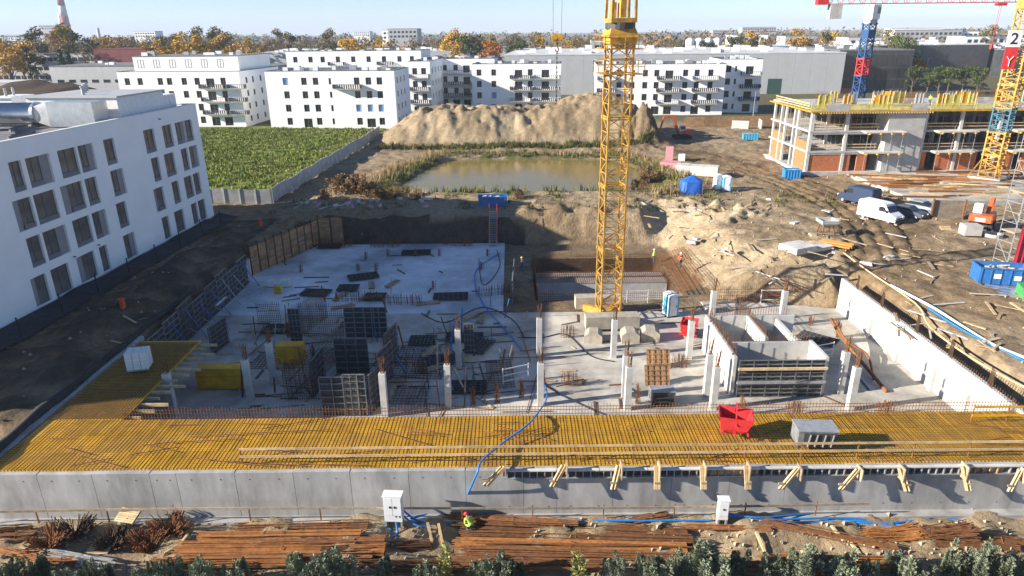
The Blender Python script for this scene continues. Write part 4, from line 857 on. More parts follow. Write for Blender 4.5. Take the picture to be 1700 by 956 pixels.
# lift pit rebar, right slope mats
hole = root('lift_pit_cage', (2.5, 66.5, -5.8), 'dense rebar cage lining the deep hole behind the crane', 'rebar cage'); m = MB()
for q in np.arange(0, 15.1, .22):
    for y in (0.3, 7.0, 13.6): m.bar((q, y, 0), (q, y, 3.0 + .4 * RNG.random()), .03)
for y in (.3, 7.0, 13.6):
    for z in np.arange(.2, 3, .25): m.bar((0, y + .03, z), (15.1, y + .03, z), .028)
for y in np.arange(.3, 13.6, .22): m.bar((15.0, y, 0), (15.0, y, 3.2), .03); m.bar((.2, y, 0), (.2, y, 3.2), .03)
for y in np.arange(5.2, 8.8, .25): m.bar((0, y, 2.45), (15, y, 2.45), .03)
for x in np.arange(.2, 15, .25): m.bar((x, 5.2, 2.48), (x, 8.8, 2.48), .028)
m.build('bars', RUST, hole, kind='stuff')
MB().b2((.3, 5.3, 0), (14.9, 8.7, 2.35)).build('blinding_step', CONC, hole)
o = MB(); 
for q in np.arange(0, 13, .28): o.bar((17.9, 67.5 + q, -3.1), (20.4 + .06 * q, 67.0 + q, -1.9), .035)
for q in np.arange(0, 2.8, .3): o.bar((17.9 + q * .9, 67.4, -3.05 + q * .43), (18.3 + q * .95, 80.3, -3.05 + q * .43), .035)
tag(o.build('rebar_mat', RUSTL), 'orange rebar mat lying up the sand slope beside the hole', 'rebar mat')
m = MB()
for q in np.arange(0, 15, .25): m.bar((19.5 + q * .86, 64.9 + .1 * math.sin(q), PITF), (19.5 + q * .86, 65.0, PITF + 1.6 + .3 * RNG.random()), .026)
for z in (.4, .8, 1.2, 1.5): m.bar((19.5, 64.95, PITF + z), (32.3, 64.95, PITF + z), .026)
tag(m.build('rebar_wall_cage', RUST), 'long rebar mesh wall at the foot of the back right bank', 'rebar cage')

for u, v, w, d in ((690, 610, 6.5, 4.0), (700, 585, 5.0, 3.0), (660, 655, 5.0, 3.0), (830, 620, 2.2, 5.0), (560, 590, 4, 3), (460, 600, 4, 3)):
    p = P(u, v, PITF); m = MB()
    for q in np.arange(0, w, .3): m.bar((q - w / 2 + RNG.uniform(-.05, .05), -d / 2, .05), (q - w / 2 + RNG.uniform(-.1, .1), d / 2, .05), .03)
    for q in np.arange(0, d, .4): m.bar((-w / 2, q - d / 2, .08), (w / 2, q - d / 2 + RNG.uniform(-.1, .1), .08), .03)
    o = m.build('rebar_mat', RUSTD); o.location = (p.x, p.y, PITF); o.rotation_euler = (0, 0, RNG.uniform(-.1, .1)); tag(o, 'dark rebar mat laid flat on the shaded pit floor', 'rebar mat', 'rebar mats on the shaded floor')
for i in range(60):
    p = P(RNG.uniform(420, 900), RNG.uniform(540, 685), PITF); L = RNG.uniform(2, 6); a = RNG.choice([0, .15, -.2, 1.4, 1.7]); o = MB().bar((-L / 2 * math.cos(a), -L / 2 * math.sin(a), .06), (L / 2 * math.cos(a), L / 2 * math.sin(a), .1), .05).build('loose_bar', [RUSTD, RUST, STEELD][i % 3]); o.location = (p.x, p.y, PITF); tag(o, 'single long rusty bar lying loose on the shaded pit floor', 'rebar', 'loose bars on the shaded floor')

# extra props, planks and standing bars about the shaded pit
for i in range(40):
    p = P(RNG.uniform(400, 860), RNG.uniform(500, 680), PITF); h = RNG.uniform(1.6, 3.2); a = RNG.uniform(0, 6.28); l = RNG.uniform(.1, .9)
    o = MB().bar((0, 0, 0), (l * math.cos(a), l * math.sin(a), h), .07 if i % 3 else .12).build('leaning_prop', [STEELG, BLUE, WOODG, RUST, STEELD][i % 5]); o.location = (p.x, p.y, PITF); tag(o, 'thin prop standing or leaning in the shaded part of the pit', 'prop', 'props in the shaded pit')
for i in range(16):
    p = P(RNG.uniform(430, 880), RNG.uniform(470, 680), PITF); r = root('timber_stack', (p.x, p.y, PITF), 'low stack of boards on the shaded pit floor', 'timber stack', 'board stacks in the shaded pit', RNG.uniform(-.3, 1.8))
    for k in range(6): MB().b2((-1.2 + .1 * (k % 3), (k % 3) * .24, (k // 3) * .1), (1.3 - .1 * (k % 2), (k % 3) * .24 + .22, (k // 3) * .1 + .09)).build('board', WOODG, r)

for y0, y1, w in ((32.3, 46, .32), (46, 62, .24)): tag(MB().tube([(-30.75 + .1 * math.sin(k * 1.3), y0 + (y1 - y0) * k / 8, .08 + .06 * math.sin(k * 2.1)) for k in range(9)], [w * (1 + .2 * math.sin(k * 1.7)) for k in range(9)], 8).build('rolled_membrane', GEOT, None, True), 'dark rolled membrane along the left edge of the pit, ' + ('beside the yellow deck' if y0 < 40 else 'above the propped forms'), 'membrane')
for k, bx in enumerate((8.5, 20.3, 33, 46)):
    for fz in (3.9, 7.2):
        for q in range(4): o = MB().b2((-.1, -1.95, -.24), (.1, .3, -.04)).build('formwork_beam', YEL); o.location = (49.3 + bx + .5 + q * 1.8, 114, fz - .2); tag(o, 'yellow formwork beam sticking out below a balcony slab of the unfinished building', 'formwork beam', 'beams below the unfinished balconies')
# ------------------------------------------------------------------ fence along the meadow
fe = root('panel_fence', (-34.8, 98, 0), 'grey concrete panel fence between the meadow and the pond', 'fence')
def fence_run(p, q, n, h=2.1):
    p, q = Vector(p), Vector(q)
    for k in range(n):
        a, b = p.lerp(q, k / n), p.lerp(q, (k + 1) / n); a.z = gz(a.x, a.y); b.z = gz(b.x, b.y); o_ = Vector((34.8, -98, 0)); a += o_; b += o_
        MB().bar(a - Vector((0, 0, .3)), a + Vector((0, 0, h + .15)), .2, .2).build('post', CONC, fe)
        for j in range(4): MB().bar(a.lerp(b, .04) + Vector((0, 0, .28 + j * .53)), a.lerp(b, .96) + Vector((0, 0, .28 + j * .53)), .07, .515).build('panel', CONC, fe)
fence_run((-34.8, 98, 0), (-30.8, 164, 0), 26); fence_run((-46, 97, 0), (-34.9, 97.9, 0), 5)
bfn = root('timber_fence', (44, 176, 0), 'brown timber fence before the widest apartment block', 'fence')
for k in range(14): MB().b2((k * 2.5, 0, 0), (k * 2.5 + 2.45, .08, 2.4)).build('panel', LAG, bfn)
for i, (u, v) in enumerate(((1228, 214), (1250, 208), (1262, 212))):
    p = G(u, v); r = root('barrier_wall', p, 'pale leaning concrete slab stood on edge near the red excavator', 'concrete slab', 'slabs stood on edge', rad(-20 + 50 * i)); MB().b2((-2, 0, -.1), (2, .2, 2.0)).build('slab', CONCW, r)
# ------------------------------------------------------------------ site objects
def toilet(u, v, z, rz, lab, m2):
    p = P(u, v, z); r = root('portable_toilet', (p.x, p.y, z), lab, 'portable toilet', None, rz); MB().b2((-.55, -.55, .12), (.55, .55, 2.15)).build('cabin', PLASTW, r); MB().box((0, 0, .06), (1.2, 1.2, .12)).build('base', STEELD, r); MB().prism([(-.6, 2.15), (.6, 2.15), (.5, 2.3), (0, 2.38), (-.5, 2.3)], -.6, .6).build('roof', PLASTW, r)
    d = MB().b2((-.4, -.6, .15), (.4, -.552, 2.05)).build('door', PLASTW, r); MB().b2((.28, -.64, 1.0), (.34, -.602, 1.2)).build('handle', STEELD, d)
    for i in (-1, 1): MB().b2((i * .5 - .08, -.61, .13), (i * .5 + .08, -.553, 2.12)).build('corner_strip', m2, r); MB().b2((i * .56 - .02, -.3, .3), (i * .56 + .02, .4, 2.0)).build('side_panel', m2, r)
toilet(1191, 314, 0, .2, 'white portable toilet in the middle of the yard beside the blue tent', PLASTW); toilet(1205, 317, 0, -.1, 'white portable toilet with turquoise sides in the yard', BLUEL); toilet(1112, 523, PITF, .3, 'turquoise and white portable toilet standing on the pit floor', BLUEL)
def skip(p, rz, w, d, h, lab, mat=BLUE, fill=True):
    r = root('skip_container', p, lab, 'skip', None, rz); t = .08
    MB().b2((-w / 2, -d / 2, .1), (w / 2, d / 2, .2)).build('floor', mat, r)
    for a, b in (((-w / 2, -d / 2), (w / 2, -d / 2 + t)), ((-w / 2, d / 2 - t), (w / 2, d / 2)), ((-w / 2, -d / 2 + t), (-w / 2 + t, d / 2 - t)), ((w / 2 - t, -d / 2 + t), (w / 2, d / 2 - t))): MB().b2((a[0], a[1], .2), (b[0], b[1], h)).build('side', mat, r)
    m = MB()
    for k in range(6): q = -w / 2 + .15 + (w - .3) * k / 5; m.b2((q - .05, -d / 2 - .07, .15), (q + .05, -d / 2 - .002, h))
    m.b2((-w / 2 - .06, -d / 2 - .08, h), (w / 2 + .06, -d / 2 + t, h + .1)); m.b2((-w / 2 - .06, d / 2 - t, h), (w / 2 + .06, d / 2 + .08, h + .1)); m.b2((-w / 2 - .06, -d / 2 + t, h), (-w / 2 + t, d / 2 - t, h + .1)); m.b2((w / 2 - t, -d / 2 + t, h), (w / 2 + .06, d / 2 - t, h + .1)); m.build('rib', mat, r)
    if fill:
        m = MB()
        for k in range(26): c = Vector((RNG.uniform(-w / 2 + .4, w / 2 - .4), RNG.uniform(-d / 2 + .3, d / 2 - .3), h * .8 + RNG.uniform(-.2, .3))); a = RNG.uniform(0, 6.3); e = Vector((math.cos(a), math.sin(a) * .6, RNG.uniform(-.3, .3))) * RNG.uniform(.25, .6); m.bar(c - e, c + e, RNG.uniform(.06, .3), RNG.uniform(.03, .15))
        m.build('rubble', M('mixed_rubble', (.4, .36, .3), .9, .5, 3), r, kind='stuff'); MB().b2((-w / 2 + t, -d / 2 + t, .2), (w / 2 - t, d / 2 - t, h * .75)).build('fill', M('mixed_rubble', (.4, .36, .3)), r)
    return r
skip(G(818, 341), rad(2), 4.0, 1.7, 1.35, 'blue skip full of rubble at the back edge of the pit')
sk = skip(G(1658, 468), rad(-14), 4.4, 2.2, 1.6, 'blue rubble skip with white lettering beside the red tarp')
MB().b2((-1.0, -1.19, .7), (-.4, -1.175, 1.15)).build('white_mark', WPAINT, sk); MB().b2((.7, -1.19, .6), (1.3, -1.175, 1.05)).build('white_mark', WPAINT, sk)
skip(G(1313, 298), rad(-8), 2.6, 1.8, 1.7, 'small bright blue container of pipes by the unfinished building', M('bright_blue', (.03, .25, .55), .5, .15, 2)); skip(G(1245, 232), rad(-10), 3.2, 1.8, 1.3, 'blue and white bin far up the dirt track', BLUEL)
ld = root('ladder_stair', P(819, 402, PITF) + Vector((0, -2.0, 0)), 'red railed ladder stair leaning on the dark back bank', 'ladder'); LT = Vector((ld.location.x + .05, 87.5, 1.0)) - ld.location
for s in (-.5, .5): MB().bar((s, 0, 0), (s + LT.x, LT.y, LT.z), .1, .16).build('stringer', STEELG, ld); MB().bar((s, -.2, .9), (s + LT.x, LT.y - .3, LT.z + 1.0), .06).build('handrail', RED, ld)
for k in range(16): t = (k + .5) / 16; MB().bar((-.5 + LT.x * t, LT.y * t, LT.z * t), (.5 + LT.x * t, LT.y * t, LT.z * t), .2, .05).build('tread', STEELG, ld)
# tent, block stacks
p = G(1147, 320); r = root('work_tent', p, 'bright blue tarpaulin work tent in the yard', 'tent', None, rad(-5)); m = MB(); n = 12
for k in range(n):
    a0, a1 = 2 * math.pi * k / n, 2 * math.pi * (k + 1) / n; f = lambda a, R: (R * max(-1, min(1, 1.25 * math.cos(a))), R * max(-1, min(1, 1.25 * math.sin(a))))
    w0 = 1.0 + .07 * (k % 2); w1 = 1.0 + .07 * ((k + 1) % 2); A, B = f(a0, 1.55 * w0), f(a1, 1.55 * w1); C, D = f(a0, 1.5), f(a1, 1.5)
    m.add([(*A, 0), (*B, 0), (*D, 1.9), (*C, 1.9), (0, 0, 2.7)], [(0, 1, 2, 3), (3, 2, 4)])
m.build('canopy', TARP, r); m = MB()
for i in (-1, 1):
    for j in (-1, 1): m.bar((i * 1.4, j * 1.4, 0), (i * 1.4, j * 1.4, 1.95), .06)
m.build('pole', STEELG, r)
def stack(p, rz, nx, ny, nz, s, mat, lab, name, cat, group=None, pal=True):
    r = root(name, p, lab, cat, group, rz)
    for i in range(nx):
        for j in range(ny):
            for k in range(nz): MB().b2((i * s[0] + .01, j * s[1] + .01, k * s[2] + .12), (i * s[0] + s[0] - .02, j * s[1] + s[1] - .02, k * s[2] + s[2] + .11)).build('block', mat, r)
    if pal:
        for q in (0, .5, 1): MB().b2((0, q * (ny * s[1] - .12), 0), (nx * s[0], q * (ny * s[1] - .12) + .12, .119)).build('bearer', WOODG, r)
    return r
stack(G(1095, 282), rad(-25), 3, 2, 1, (1.1, 1.2, 1.2), PINK, 'low row of pink insulation bales in the yard', 'insulation_stack', 'insulation'); stack(G(1104, 268), rad(-15), 1, 1, 2, (1.4, 1.2, 1.3), PINK, 'tall stack of two pink insulation bales', 'insulation_stack', 'insulation')
stack(G(1120, 290), rad(-22), 6, 2, 2, (1.15, 1.2, .75), CONCW, 'long pale pallet row of wrapped blocks behind the blue tent', 'block_stack', 'blocks'); stack(G(1126, 268), rad(-10), 1, 1, 2, (1.2, 1.2, .6), PLASTW, 'small white block pallet on top of the yard row', 'block_stack', 'blocks')
stack(P(211, 618, .05), rad(12), 3, 3, 6, (.5, .4, .22), FILM, 'film wrapped pallet of white blocks on the left deck arm', 'block_pallet', 'pallet'); stack(P(470, 478, PITF), .2, 2, 2, 3, (.4, .4, .25), FILM, 'small white pallet on the shaded slab', 'block_pallet', 'pallet'); stack(P(455, 488, PITF), 0, 2, 1, 3, (.4, .4, .25), YEL, 'small yellow crate pile beside white pallets on the shaded slab', 'crate_pile', 'crates'); stack(P(445, 478, PITF), .1, 1, 2, 3, (.6, .4, .22), FILM, 'white wrapped bundle by the left lagging on the slab', 'block_pallet', 'pallet')
stack(G(1628, 258), 0, 2, 1, 2, (1, 1, .6), CONCW, 'pale block pile on the track far side', 'block_stack', 'blocks')
o = stack(G(1322, 425), rad(25), 1, 2, 4, (3.0, 1.3, .16), CONCW, 'stack of pale concrete road slabs at the pit edge', 'slab_stack', 'slabs'); stack(G(1352, 420), rad(25), 1, 1, 2, (3.0, 1.3, .16), CONCW, 'two loose pale road slabs next to the slab stack', 'slab_stack', 'slabs')
stack(G(1600, 393), rad(-8), 1, 1, 1, (1.9, 1.6, 1.2), CONC, 'square concrete chamber box on the track', 'concrete_chamber', 'concrete box', None, False); stack(G(1698, 500), rad(-20), 2, 3, 2, (1.0, .8, .45), GREENP, 'green crates by the steel sheets at the right edge', 'crate_pile', 'crates')
p = G(1648, 392); r = root('manhole_ring', p, 'flat concrete manhole ring beside the orange excavator', 'concrete ring'); m = MB(); N = 20
for k in range(N):
    a, b = 2 * math.pi * k / N, 2 * math.pi * (k + 1) / N; q = [(R * math.cos(t), R * math.sin(t), z) for z in (0, .35) for R in (.75, 1.0) for t in (a, b)]; m.add(q, [(2, 3, 7, 6), (1, 0, 4, 5), (4, 6, 7, 5)])
m.build('ring', CONC, r)
r = root('pipe_pile', G(1385, 410), 'pile of orange plastic drain pipes at the pit edge', 'pipes', None, rad(-40))
for k in range(9): MB().tube([(-1.6 + .1 * (k % 3), (k % 5) * .27 + .13 * (k > 4), .14 + .23 * (k > 4)), (1.6 + .2 * (k % 2), (k % 5) * .27 + .13 * (k > 4), .14 + .23 * (k > 4))], .125, 10).build('pipe', PIPEO, r)
p = G(1370, 390); r = root('mortar_hopper', p, 'grey concrete hopper on legs standing on the dirt track', 'hopper'); m = MB(); rg = lambda z, a: [(i * a, j * a, z) for i, j in ((-1, -1), (1, -1), (1, 1), (-1, 1))]
m.add(rg(1.0, .3) + rg(1.55, .95) + rg(1.95, 1.0) + rg(1.95, .9) + rg(1.5, .8), [(0, 3, 2, 1)] + [(i + 4 * k, (i + 1) % 4 + 4 * k, (i + 1) % 4 + 4 * k + 4, i + 4 * k + 4) for k in range(4) for i in range(4)] + [(16, 17, 18, 19)]); m.build('bowl', CONC, r)
for i in (-1, 1):
    for j in (-1, 1): MB().bar((i * .75, j * .75, 0), (i * .55, j * .55, 1.3), .12).build('leg', RUST, r)
def bucket(p, rz, lab, tilt=0.0):
    r = root('concrete_bucket', p, lab, 'concrete bucket', None, rz); m = MB(); rg = lambda z, a, b, dx=0: [(dx + i * a, j * b, z) for i, j in ((-1, -1), (1, -1), (1, 1), (-1, 1))]
    m.add(rg(.1, .35, .35, -.2) + rg(.5, .7, .6) + rg(1.35, 1.0, .75) + rg(1.35, .94, .69) + rg(.55, .62, .52), [(0, 3, 2, 1)] + [(i + 4 * k, (i + 1) % 4 + 4 * k, (i + 1) % 4 + 4 * k + 4, i + 4 * k + 4) for k in range(4) for i in range(4)] + [(16, 17, 18, 19)]); m.build('body', RED, r)
    for j in (-1, 1): MB().bar((0, j * .78, .9), (0, j * .1, 2.0), .07).build('bail', RED, r)
    m = MB()
    for k in range(3): m.b2((-.8 + .75 * k, -.8, .3), (-.7 + .75 * k, .8, .4))
    m.build('stiffener', RED, r); return r
bucket(P(1218, 718, .2), rad(-15), 'red concrete skip bucket lying on the yellow deck'); bucket(P(1143, 556, PITF), rad(70), 'red concrete bucket on the lit pit floor behind a column')
p = P(1349, 738, .2); r = root('generator_box', p, 'grey generator box with open dark side on the yellow deck', 'generator', None, rad(-4)); MB().b2((-1.05, -.45, .15), (1.15, .75, 1.15)).build('casing', FORMR, r); MB().b2((-.75, -.5, .2), (1.1, -.452, 1.05)).build('open_side', STEELD, r); MB().b2((-1.1, -.5, 1.151), (1.2, .8, 1.22)).build('lid', STEELG, r)
for q in (-.5, -.1, .35, .8): MB().bar((q, -.55, .2), (q + .1, -.55, 1.0), .06).build('pipe', STEELG, r)
for q in (-.9, .9): MB().b2((q - .08, -.4, 0), (q + .08, .7, .149)).build('skid', STEELD, r)
p = P(1098, 668, PITF); r = root('compressor', p, 'grey compressor with coiled hoses on the lit pit floor', 'compressor'); MB().b2((-.9, -.5, .3), (.9, .5, 1.2)).build('casing', STEELG, r); MB().b2((-.8, -.55, .4), (.8, -.502, 1.1)).build('louvre', STEELD, r); MB().tube([(-.7, -.7, .1), (.7, -.7, .12), (.75, -.75, .4), (-.6, -.75, .45), (-.7, -.7, .7), (.6, -.7, .8)], .06, 6).build('hose', BLACK, r)
for q in (-.6, .6): MB().tube([(q, -.5, .25), (q, .5, .25)], .25, 12).build('wheel', BLACK, r)
for i, (u, v, z, rz) in enumerate(((1262, 503, PITF, 0), (1040, 505, PITF, .1), (835, 640, PITF, .4), (1345, 600, PITF, .3))):
    p = P(u, v, z); r = root('site_barrier', (p.x, p.y, z), 'light frame barrier standing on the pit floor', 'barrier', 'frame barriers in the pit', rz)
    for q in (0, 2.2): MB().b2((q, 0, 0), (q + .06, .06, 1.5)).build('post', PLASTW, r)
    for q in (.3, .8, 1.35): MB().b2((.06, .01, q), (2.2, .05, q + .08)).build('rail', RED if i == 0 and q == .8 else PLASTW, r)
# ------------------------------------------------------------------ vehicles
def wheel(parent, x, y, R, w=.24):
    o = MB().tube([(x, y - w / 2, R), (x, y + w / 2, R)], R, 18).build('wheel', BLACK, parent); MB().tube([(x, y - w / 2 - .012, R), (x, y + w / 2 + .012, R)], R * .6, 14).build('rim', STEELG, o)
def van(p, rz, mat, lab, L=5.4, h=2.5):
    r = root('parked_van', p, lab, 'van', None, rz); w = .98
    prof = [(-L / 2, .4), (-L / 2 + .03, 1.2), (-L / 2 + .06, h - .25), (-L / 2 + .25, h), (L / 2 - 2.1, h), (L / 2 - 1.6, h - .12), (L / 2 - .95, 1.5), (L / 2 - .2, 1.15), (L / 2, .95), (L / 2 + .02, .4)]
    MB().prism(prof, -w, w, .1).build('body', mat, r)
    MB().add([(L / 2 - 1.52, -.78, h - .24), (L / 2 - 1.52, .78, h - .24), (L / 2 - .9, .88, 1.52), (L / 2 - .9, -.88, 1.52), (L / 2 - 1.55, -.78, h - .25), (L / 2 - 1.55, .78, h - .25), (L / 2 - 1.0, .88, 1.45), (L / 2 - 1.0, -.88, 1.45)], [(0, 3, 2, 1), (0, 1, 5, 4), (3, 7, 6, 2)]).build('windscreen', GLASS, r)
    for s in (-1, 1):
        MB().add([(L / 2 - 2.35, s * (w + .006), 1.5), (L / 2 - 1.15, s * (w + .006), 1.5), (L / 2 - 1.6, s * (w + .006), 2.1), (L / 2 - 2.35, s * (w + .006), 2.1)], [(0, 1, 2, 3)]).build('side_window', GLASS, r)
        MB().b2((L / 2 - .14, s * .7 - .18, .85), (L / 2 + .03, s * .7 + .18, 1.08)).build('headlight', PLASTW, r); MB().b2((L / 2 - 1.25, s * (w + .14) - .08, 1.45), (L / 2 - 1.1, s * (w + .14) + .08, 1.75)).build('mirror', BLACK, r)
        MB().b2((-L / 2 - .02, s * .85 - .07, 1.0), (-L / 2 + .05, s * .85 + .07, 1.5)).build('tail_light', RED, r)
        for x in (-L / 2 + 1.05, L / 2 - .9): wheel(r, x, s * (w - .13), .35)
    MB().b2((L / 2 - .05, -.85, .38), (L / 2 + .08, .85, .7)).build('bumper', STEELD, r); MB().b2((L / 2 + .021, -.5, .75), (L / 2 + .04, .5, .92)).build('grille', STEELD, r)
    MB().b2((-L / 2 + 1.3, -w - .008, .55), (L / 2 - 2.6, -w - .003, .62)).build('trim', BLACK, r); return r
van(G(1459, 366), rad(-62), WPAINT, 'white panel van with dark windscreen on the dirt track'); van(G(1424, 338), rad(118), NAVY, 'dark navy van behind the white van')
def car(p, rz, mat, lab):
    r = root('parked_car', p, lab, 'car', None, rz); MB().prism([(-2.1, .35), (-2.15, .8), (-1.9, .95), (-1.2, 1.0), (1.0, 1.0), (1.9, .85), (2.1, .65), (2.1, .35)], -.85, .85, .08).build('body', mat, r); MB().prism([(-1.9, .94), (-1.4, 1.42), (.3, 1.45), (1.1, .98)], -.74, .74, .1).build('cabin', GLASS, r); MB().prism([(-1.38, 1.40), (-1.3, 1.47), (.25, 1.5), (.32, 1.43)], -.68, .68, .02).build('roof', mat, r)
    for s in (-1, 1):
        for x in (-1.3, 1.3): wheel(r, x, s * .76, .32, .2)
        MB().b2((1.95, s * .6 - .15, .6), (2.12, s * .6 + .15, .75)).build('headlight', PLASTW, r)
    return r
car(G(1508, 360), rad(-58), M('grey_car_paint', (.08, .1, .13), .3, .1, 2), 'dark grey car parked beside the white van'); car(G(1530, 352), rad(-58), M('silver_blue_paint', (.3, .36, .45), .3, .1, 2), 'silver blue car parked beside the steel trench sheets')
for i in range(11):
    p = P(1530 + 16 * i, 106 + (i % 3) * 2, 0); car((p.x, p.y, 0), rad(80 + 5 * (i % 3)), [WPAINT, STEELD, RED, STEELG][i % 4], ['small white car', 'small black car', 'small red car', 'small silver car'][i % 4] + ' in the far car park beyond the glass office')['group'] = 'cars in the far car park'
p = G(1570, 362); r = root('trench_box', p, 'rusty steel trench box wall standing beside the orange excavator', 'trench box', None, rad(-10)); MB().b2((-1.9, 0, 0), (1.9, .12, 2.3)).build('sheet', M('muddy_steel', (.2, .17, .13), .8, .3, 1.5), r)
for q in (-1.9, 1.8): MB().b2((q, -.3, 0), (q + .14, -.002, 2.5)).build('post', RUST, r)
def excavator(p, rz, lab, arm, wheels=True):
    r = root('excavator', p, lab, 'excavator', None, rz); MB().b2((-1.3, -.7, .65), (1.3, .7, 1.0)).build('chassis', STEELD, r)
    if wheels:
        for s in (-1, 1):
            for x in (-1.15, 1.15): wheel(r, x, s * 1.0, .52, .4)
    else:
        for s in (-1, 1): MB().prism([(-1.9, .25), (-1.6, 0), (1.6, 0), (1.9, .25), (1.9, .6), (1.6, .85), (-1.6, .85), (-1.9, .6)], s * 1.1 - .3, s * 1.1 + .3, .04).build('track', BLACK, r)
    MB().tube([(0, 0, 1.0), (0, 0, 1.2)], .7, 16).build('turntable', STEELD, r); MB().prism([(-2.0, 1.2), (1.1, 1.2), (1.1, 1.75), (-.4, 2.0), (-1.9, 2.05), (-2.25, 1.7), (-2.2, 1.3)], -1.2, 1.2, .12).build('house', ORANGE, r)
    c = MB().prism([(-.4, 1.95), (.95, 1.75), (.85, 2.6), (.6, 3.0), (-.4, 3.0)], .2, 1.15, .06).build('cab', PLASTW, r); MB().b2((-.3, .18, 2.15), (.72, 1.17, 2.85)).build('cab_glass', GLASS, c)
    MB().b2((-2.27, -.5, 1.4), (-2.2, .5, 1.8)).build('rear_plate', PLASTW, r)
    pts = [Vector((1.0, -.2, 1.6))] + [Vector((x, -.2, z)) for x, z in arm]
    MB().bar(pts[0], pts[1], .4, .5).bar(pts[1], pts[2], .36, .42).build('boom', ORANGE, r); MB().bar(pts[2], pts[3], .3, .34).build('stick', ORANGE, r); MB().bar((1.0, -.2, 1.3), (pts[1] + pts[2]) / 2, .14).build('cylinder', STEELG, r)
    q = pts[3]; MB().prism([(q.x - .1, q.z), (q.x - .9, q.z - .3), (q.x - .8, q.z - .9), (q.x - .1, q.z - 1.0), (q.x + .15, q.z - .4)], -.7, .3, .03).build('bucket', STEELD, r)
excavator(G(1628, 380), rad(48), 'orange wheeled excavator seen from behind at the edge of the track', [(2.6, 3.2), (3.8, 3.0), (4.6, 1.4)])
excavator(P(1132, 230, .1), rad(182), 'red tracked excavator with raised boom beside the sand heap', [(2.2, 4.9), (4.2, 5.0), (5.2, 1.6)], False)
# scaffold tower with red tarp at the right edge
p = G(1668, 452); r = root('scaffold_tower', p, 'slim galvanised scaffold tower with red tarp at the right edge', 'scaffold', None, rad(6))
for i in (0, 1.8):
    for j in (0, 1.8): MB().bar((i, j, 0), (i, j, 13.5), .07, n=6).build('standard', STEELG, r)
m = MB()
for z in np.arange(1, 13.5, 1.0):
    for a, b in (((0, 0), (1.8, 0)), ((0, 1.8), (1.8, 1.8)), ((0, 0), (0, 1.8)), ((1.8, 0), (1.8, 1.8))): m.bar((*a, z), (*b, z), .05)
for z in (1, 5, 9): m.bar((0, 0, z), (1.8, 0, z + 2), .05); m.bar((0, 0, z), (0, 1.8, z + 2), .05)
m.build('ledger', STEELG, r, kind='stuff')
for z in (4, 8, 12): MB().b2((.05, .05, z + .03), (1.75, 1.75, z + .09)).build('platform', WOODG, r)
m = MB()
for k in range(10): m.add([(.5 + .3 * k, -.14 - .1 * (k % 2), 0), (.8 + .3 * k, -.14 - .1 * ((k + 1) % 2), 0), (.8 + .3 * k, -.14 - .05 * ((k + 1) % 2), 5.2), (.5 + .3 * k, -.14 - .05 * (k % 2), 4.6)], [(0, 1, 2, 3)])
m.build('tarp', TARPR, r)
for i, (u, v) in enumerate(((1672, 492), (1690, 485))):
    r = root('sheet_pile', G(u, v), 'bundle of pale ribbed steel sheets lying near the blue skip', 'steel sheets', 'ribbed steel sheets', rad(-35)); 
    for k in range(6): MB().b2((-1.8, k * .42, .05), (1.8, k * .42 + .36, .14 + .03 * (k % 2))).build('sheet', GALV, r)
# ------------------------------------------------------------------ pipes and hoses
def hose(name, pts, r, mat, lab, cat, z=None, n=6):
    q = [Vector(p) for p in pts]; out = []
    for i in range(len(q) - 1):
        a, b, c, d = q[max(i - 1, 0)], q[i], q[i + 1], q[min(i + 2, len(q) - 1)]
        for k in range(6):
            t = k / 6; out.append(.5 * ((2 * b) + (c - a) * t + (2 * a - 5 * b + 4 * c - d) * t * t + (3 * b - a - 3 * c + d) * t ** 3))
    out.append(q[-1]); return tag(MB().tube(out, r, n).build(name, mat, None, True), lab, cat)
def gp(u, v, dz=.06): p = G(u, v); return (p.x, p.y, p.z + dz)
hose('drain_pipe', [gp(1478, 475, .1), gp(1545, 510, .1), gp(1600, 545, .1), gp(1650, 575, .1), gp(1712, 600, .1)], .13, PLASTW, 'white pipe line running along the trench at the right', 'pipe')
hose('drain_pipe', [gp(1400, 420), gp(1440, 450), gp(1520, 505), gp(1545, 545), gp(1620, 600), gp(1712, 650)], .08, WOOD, 'thin tan pipe line along the trench edge', 'pipe'); hose('cable', [gp(1540, 512), gp(1600, 553, .2), gp(1660, 580), gp(1712, 607)], .09, HOSE, 'blue cable beside the white pipe line', 'cable')
for i, pts in enumerate([[(660, 862, 1), (700, 868, 0), (770, 862, 0), (860, 861, 0), (960, 866, 0), (1100, 866, 0), (1185, 866, 0)], [(665, 868, .6), (700, 876, 0), (760, 868, 0), (800, 858, 0), (900, 868, 0)], [(655, 870, .6), (640, 872, 0), (650, 882, 0)], [(656, 868, .8), (660, 885, .0), (655, 892, .0)], [(1200, 862, .4), (1260, 861, 0), (1360, 855, 0), (1430, 870, 0), (1500, 868, 0), (1560, 860, 0), (1600, 870, 0), (1590, 884, 0), (1500, 874, 0), (1400, 862, 0), (1260, 866, 0)], [(1200, 866, .4), (1300, 869, 0), (1420, 866, 0), (1480, 876, 0), (1580, 880, 0)]]):
    hose('water_hose', [(p.x, p.y, p.z + .08 + h) for p, h in ((G(u, v, -3), h) for u, v, h in pts)], .06, HOSE, ['long blue hose along the foot of the front wall', 'blue hose curling from the white cabinet', 'short blue hose end by the white cabinet', 'blue hose hanging below the white cabinet', 'looped blue hose right of the small white box', 'second blue hose right of the small white box'][i], 'hose')
